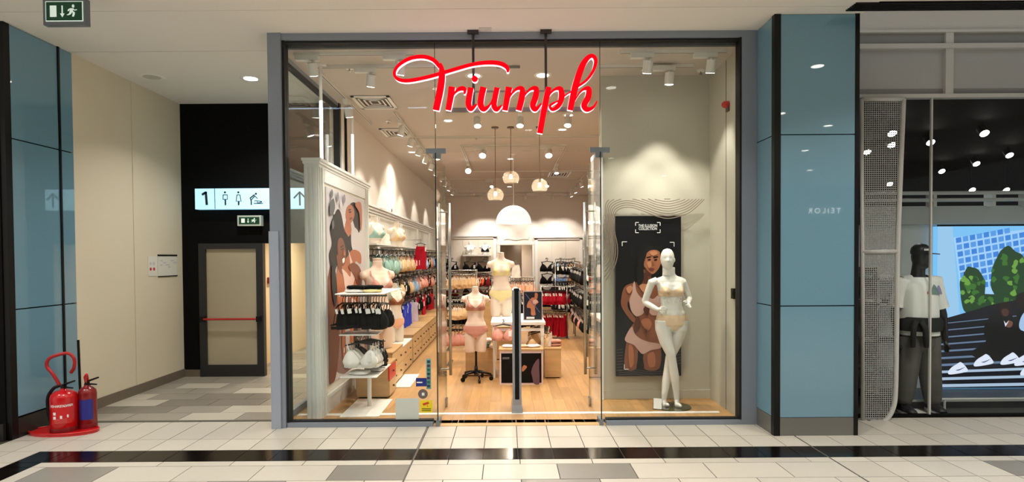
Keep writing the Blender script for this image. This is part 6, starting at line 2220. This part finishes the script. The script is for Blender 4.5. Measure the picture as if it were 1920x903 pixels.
scr_('picture_tower', [(1757, 424), (1786, 424), (1800, 595), (1757, 600)], em('tower', (150, 196, 232)))
scr_('picture_building', [(1788, 445), (1990, 405), (1990, 560), (1803, 560)], em('facade', (160, 205, 245)))
for i in range(8):
    for j in range(15):
        u, v = 1792 + j * 13 + i * 1.5, 446 + i * 13 - j * 2.5
        if v > 427 and v < 548:
            scr_('picture_window', [(u, v), (u + 10, v - 1.9), (u + 10.8, v + 7.6), (u + 0.8, v + 9.5)], em('pane%d' % ((i + j) % 2), ((58, 128, 214), (84, 150, 226))[(i + j) % 2]))
rs = random.Random(8)
for cx, cy, w, h in ((1822, 546, 27, 46), (1890, 520, 36, 56), (1854, 566, 50, 16), (1945, 535, 36, 60)):
    pts = [(cx + w * rs.uniform(0.82, 1.1) * math.cos(q * 0.392), cy + h * rs.uniform(0.82, 1.08) * math.sin(q * 0.392)) for q in range(16)]
    scr_('picture_tree', pts, em('leaf2', (34, 74, 38), 0.6), 3, True)
    for k in range(22):
        a = rs.uniform(0, 6.28)
        r_ = rs.uniform(0.1, 0.9)
        u, v = cx + w * r_ * math.cos(a), cy + h * r_ * math.sin(a)
        s = rs.uniform(3.5, 7.5)
        pts = [(u + s * rs.uniform(0.6, 1.25) * math.cos(q * 0.7), v + s * rs.uniform(0.6, 1.25) * math.sin(q * 0.7)) for q in range(9)]
        scr_('picture_foliage', pts, em('leaf%d' % (k % 3), ((66, 128, 48), (124, 182, 74), (34, 74, 38))[k % 3], 0.6), 3, True)
scr_('picture_steps', [(1757, 600), (1800, 588), (1860, 570), (1990, 545), (1990, 800), (1757, 800)], em('steps', (14, 16, 26), 0.8))
for k in range(11):
    v = 606 + k * 12.6
    w = 1.6 + k * 0.45
    scr_('picture_step_edge', [(1757, v), (1990, v - 24 + k * 2.2), (1990, v + w - 24 + k * 2.2), (1757, v + w)], em('edge%d' % (k > 6), ((104, 126, 156), (176, 198, 222))[k > 6], 0.75))
m_pd = em('dark_clothes', (6, 6, 10), 0.8)
m_hd = em('hands', (120, 78, 62), 0.7)
scr_('picture_person', [(1846, 640), (1842, 620), (1850, 598), (1868, 586), (1880, 575), (1894, 588), (1902, 610), (1904, 645), (1896, 672), (1868, 676), (1850, 664), (1832, 670), (1818, 660)], m_pd, 4, True)
scr_('picture_head', [(1870, 575), (1876, 567), (1886, 566), (1894, 574), (1893, 588), (1882, 594), (1872, 588)], em('head', (28, 18, 16), 0.9), 4, True)
scr_('picture_person', [(1900, 650), (1902, 600), (1912, 575), (1930, 560), (1990, 560), (1990, 690), (1930, 690), (1906, 676)], m_pd, 4, True)
scr_('picture_shirt', [(1910, 600), (1922, 582), (1940, 590), (1940, 620), (1912, 618)], em('shirt', (168, 196, 232), 0.8), 4, True)
scr_('picture_head', [(1903, 560), (1908, 550), (1925, 547), (1935, 560), (1926, 575), (1908, 576)], em('head'), 4, True)
scr_('picture_hand', [(1884, 604), (1890, 600), (1897, 604), (1894, 612), (1886, 613)], m_hd, 3, True)
scr_('picture_face', [(1876, 580), (1884, 578), (1890, 583), (1886, 592), (1878, 590)], em('face', (74, 46, 38), 0.8), 3, True)
scr_('picture_cords', [(1880, 600), (1883, 612), (1890, 600), (1884, 606)], em('shoe', (222, 228, 244), 0.85), 2)
for u, v in ((1776, 690), (1824, 675), (1874, 672), (1900, 674), (1911, 692)):
    scr_('picture_shoe', [(u, v + 6), (u + 6, v - 2), (u + 17, v - 9), (u + 24, v - 12), (u + 34, v - 2), (u + 36, v + 5), (u + 20, v + 9), (u + 2, v + 11)], em('shoe', (222, 228, 244), 0.85), 3, True)
    scr_('picture_shoe_stripe', [(u + 14, v + 3), (u + 20, v + 3.5), (u + 32, v - 3), (u + 20, v + 1.5)], em('swoosh', (40, 60, 120), 0.7), 3, True)

# ------------------------------------------------------------------ sportswear mannequin
Yz = 6.32
zz_ = lambda u, v, dy=0.0: Vector(at(u, v, Yz + dy))
mn = thing('mannequin', 'black male mannequin in white t-shirt, grey trousers and cap in the sportswear window', 'mannequin', (at(1722, 780, Yz).x, Yz, 0))
m_mblk = M('mannequin_black', (10, 10, 11), 0.3)
b = MB()
hc = zz_(1726, 481)
b.ellipsoid(hc, (0.082, 0.1, 0.13), 18, 12)
b.ellipsoid(hc + Vector((0.03, -0.075, -0.03)), (0.02, 0.025, 0.03), 10, 6)
b.ellipsoid(hc + Vector((0.015, -0.05, -0.09)), (0.045, 0.05, 0.04), 12, 6)
b.tube([hc - Vector((0.005, -0.01, 0.05)), zz_(1721, 512), zz_(1721, 530)], [0.062, 0.066, 0.09], 16)
b.tube([zz_(1721, 525), zz_(1720, 560), zz_(1721, 612), zz_(1722, 640)], [0.11, 0.125, 0.125, 0.125], 20)
# arms
aL = [zz_(1692, 526), zz_(1683, 556, 0.02), zz_(1678, 590, 0.03), zz_(1680, 622, 0.0), zz_(1682, 640, -0.02)]
aR = [zz_(1750, 526), zz_(1757, 558, 0.02), zz_(1767, 590, 0.03), zz_(1771, 622, 0.0), zz_(1772, 638, -0.02)]
for a_ in (aL, aR):
    b.tube([zz_(1721, 530)] + a_, [0.07, 0.065, 0.055, 0.045, 0.034, 0.03], 14)
    w = a_[-1]
    pz = w + Vector((0, -0.015, -0.05))
    b.tube([w, pz], [0.03, 0.036], 12, flat=0.6)
    for k in range(4):
        b.tube([pz + Vector((0, 0.03 - 0.02 * k, -0.01)), pz + Vector((0.006, 0.03 - 0.02 * k, -0.05)), pz + Vector((0.0, 0.02 - 0.02 * k, -0.085 + 0.006 * abs(k - 1)))], [0.011, 0.01, 0.007], 8)
    b.tube([w + Vector((0, -0.02, -0.02)), w + Vector((0.012, -0.055, -0.055)), w + Vector((0.014, -0.06, -0.08))], [0.013, 0.011, 0.008], 8)
fL, fR = zz_(1694, 755, -0.02), zz_(1748, 756, 0.02)
for hp_, kn, ft in ((zz_(1706, 640), zz_(1700, 695, -0.03), fL), (zz_(1737, 640), zz_(1743, 695, -0.02), fR)):
    b.tube([hp_, kn, ft], [0.09, 0.06, 0.045], 14)
me = remeshed(b, 'body', 0.011, 2)
me.materials.append(m_mblk)
o = bpy.data.objects.new('body', me)
o.location = -mn.location
col.objects.link(o)
o.parent = mn


def ell(c, rx_, ry_, n=28, ph=0.0, wob=0.0):
    return [(c.x + rx_ * math.cos(2 * math.pi * k / n) * (1 + wob * math.sin(5 * 2 * math.pi * k / n + ph)), c.y + ry_ * math.sin(2 * math.pi * k / n) * (1 + wob * math.sin(4 * 2 * math.pi * k / n + ph)), c.z) for k in range(n)]


m_tee = M('tee_white', (240, 242, 236), 0.85)
rg_ = [(1721, 519, 0.085, 0.075), (1721, 523, 0.15, 0.10), (1721, 530, 0.2, 0.15), (1721, 545, 0.2, 0.17), (1720, 565, 0.198, 0.175), (1720, 590, 0.198, 0.18), (1721, 612, 0.2, 0.175), (1722, 626, 0.205, 0.175)]
MB().loft([ell(zz_(u, v), a, c_, 28, i, 0.02 if i > 2 else 0) for i, (u, v, a, c_) in enumerate(rg_)], False).build('t_shirt', m_tee, mn, True)
for a_ in (aL, aR):
    e = (a_[1] + (a_[2] - a_[1]) * 0.55)
    MB().tube([zz_(1721, 534) * 0.35 + a_[0] * 0.65, a_[0], a_[1], e], [0.085, 0.088, 0.082, 0.085], 16, False).build('sleeve', m_tee, mn, True)
layer[0] = 0
tm_ = lambda u, v, t: (zz_(u, v).x, Yz - 0.176 + t + 0.5 * abs(zz_(u, v).x - zz_(1721, v).x) ** 2 * 4, zz_(u, v).z)
for pts, c_ in (([(1717, 545), (1722, 541), (1725, 546), (1726, 549), (1717, 549)], (196, 100, 110)), ([(1724, 543), (1729, 531), (1738, 541), (1744, 549), (1726, 549)], (120, 150, 140)), ([(1736, 540), (1741, 533), (1752, 549), (1743, 549)], (150, 144, 190))):
    flat(mn, 'chest_print', pts, M('tee_print_%d' % c_[0], c_, 0.8), tm_, 2)
m_tr = M('trousers_grey', (84, 82, 76), 0.9, noise=(10, 0.12))
for hp_, kn, ft in ((zz_(1707, 630), zz_(1701, 692, -0.03), fL), (zz_(1737, 630), zz_(1743, 692, -0.02), fR)):
    ctr = [hp_, hp_.lerp(kn, 0.5), kn, kn.lerp(ft, 0.5), ft + Vector((0, 0, 0.05)), ft]
    rd = [0.125, 0.118, 0.105, 0.095, 0.082, 0.066]
    MB().loft([ell(c_, r_, r_ * 1.05, 22, i * 1.3, 0.035) for i, (c_, r_) in enumerate(zip(ctr, rd))]).build('trouser_leg', m_tr, mn, True)
MB().loft([ell(zz_(1722, v), a, 0.15, 24) for v, a in ((615, 0.185), (632, 0.195), (645, 0.19), (655, 0.1))]).build('trouser_seat', m_tr, mn, True)
m_jk = M('jacket_dark', (20, 24, 22), 0.8, noise=(12, 0.2))
MB().loft([ell(zz_(1722, v), a, 0.2, 28, v, 0.03) for v, a in ((592, 0.2), (600, 0.222), (612, 0.226), (618, 0.215))], False).build('tied_jacket', m_jk, mn, True)
for u0, u1 in ((1713, 1712), (1735, 1737)):
    MB().tube([zz_(u0 + (1722 - u0) * 0.6, 602, -0.21), zz_(u0, 615, -0.215), zz_(u1, 650, -0.2)], [0.045, 0.05, 0.045], 10, flat=0.5).build('jacket_sleeve', m_jk, mn, True)
for u, v0, v1, dy in ((1694, 600, 650, 0.1), (1757, 590, 640, 0.12)):
    MB().tube([zz_(u, v0, dy), zz_(u + 2, (v0 + v1) / 2, dy), zz_(u, v1, dy)], [0.06, 0.085, 0.05], 12, flat=0.6).build('jacket_panel', m_jk, mn, True)
cp = hc + Vector((0, 0, 0.03))
MB().lathe([(0.093, 0.0), (0.095, 0.03), (0.085, 0.07), (0.055, 0.1), (0.012, 0.113)], cp, 24).build('cap', m_blacktrim, mn, True)
pd_ = Vector((0.62, -0.78, 0)).normalized()
pn_ = Vector((pd_.y, -pd_.x, 0))
pk = []
for k in range(13):
    a = -math.pi / 2 + math.pi * k / 12
    q = cp + pd_ * (0.05 + 0.125 * math.cos(a)) + pn_ * 0.085 * math.sin(a)
    pk.append((q.x, q.y))
MB().prism(pk, lambda a, b, t: (a, b, cp.z + 0.006 + t - 0.12 * max(0, (Vector((a, b, 0)) - Vector((cp.x, cp.y, 0))).dot(pd_) - 0.06)), 0.0, 0.008).build('cap_peak', m_blacktrim, mn)
bx(cp.x - 0.03, cp.x + 0.05, cp.y - 0.1, cp.y - 0.094, cp.z + 0.035, cp.z + 0.055).build('cap_logo', m_printw, mn)
for ft in (fL, fR):
    x, y = ft.x, ft.y
    sh = [[(x + 0.045 * math.cos(q) * w, yy + 0.0, z0 + hh * (0.5 + 0.5 * math.sin(q))) for q in [2 * math.pi * k / 14 for k in range(14)]] for yy, w, z0, hh in
          ((y + 0.1, 0.6, 0.015, 0.07), (y + 0.07, 1.0, 0.012, 0.1), (y, 1.05, 0.012, 0.1), (y - 0.08, 1.1, 0.012, 0.075), (y - 0.14, 1.05, 0.012, 0.055), (y - 0.18, 0.7, 0.014, 0.035))]
    so = MB().loft(sh).build('shoe', M('shoe_black', (16, 16, 17), 0.5), mn, True)
    MB().loft([[(px_, py_, z) for px_, py_ in [(x + 0.05 * math.cos(k * math.pi / 8), y - 0.04 + 0.15 * math.sin(k * math.pi / 8)) for k in range(16)]] for z in (0.0, 0.016)]).build('sole', m_white, so)
    MB().cyl((x, y + 0.02, 0.1), (x, y + 0.02, 0.17), 0.045, 12).build('sock', m_tee, mn)
t = thing('floor_mat', 'white triangular mat on the floor between the dark mannequin shoes', 'mat', (at(1720, 775, 6.3).x, 6.3, 0))
MB().prism([(at(1700, 782, 6.2).x, 6.16), (at(1742, 782, 6.2).x, 6.2), (at(1712, 762, 6.5).x, 6.43), (at(1698, 765, 6.5).x, 6.43)], lambda a, b, tt: (a, b, tt), 0.0, 0.004).build('sheet', m_offwhite, t)
for o in TPL.values():
    for ch in list(o.children):
        bpy.data.objects.remove(ch)
    bpy.data.objects.remove(o)
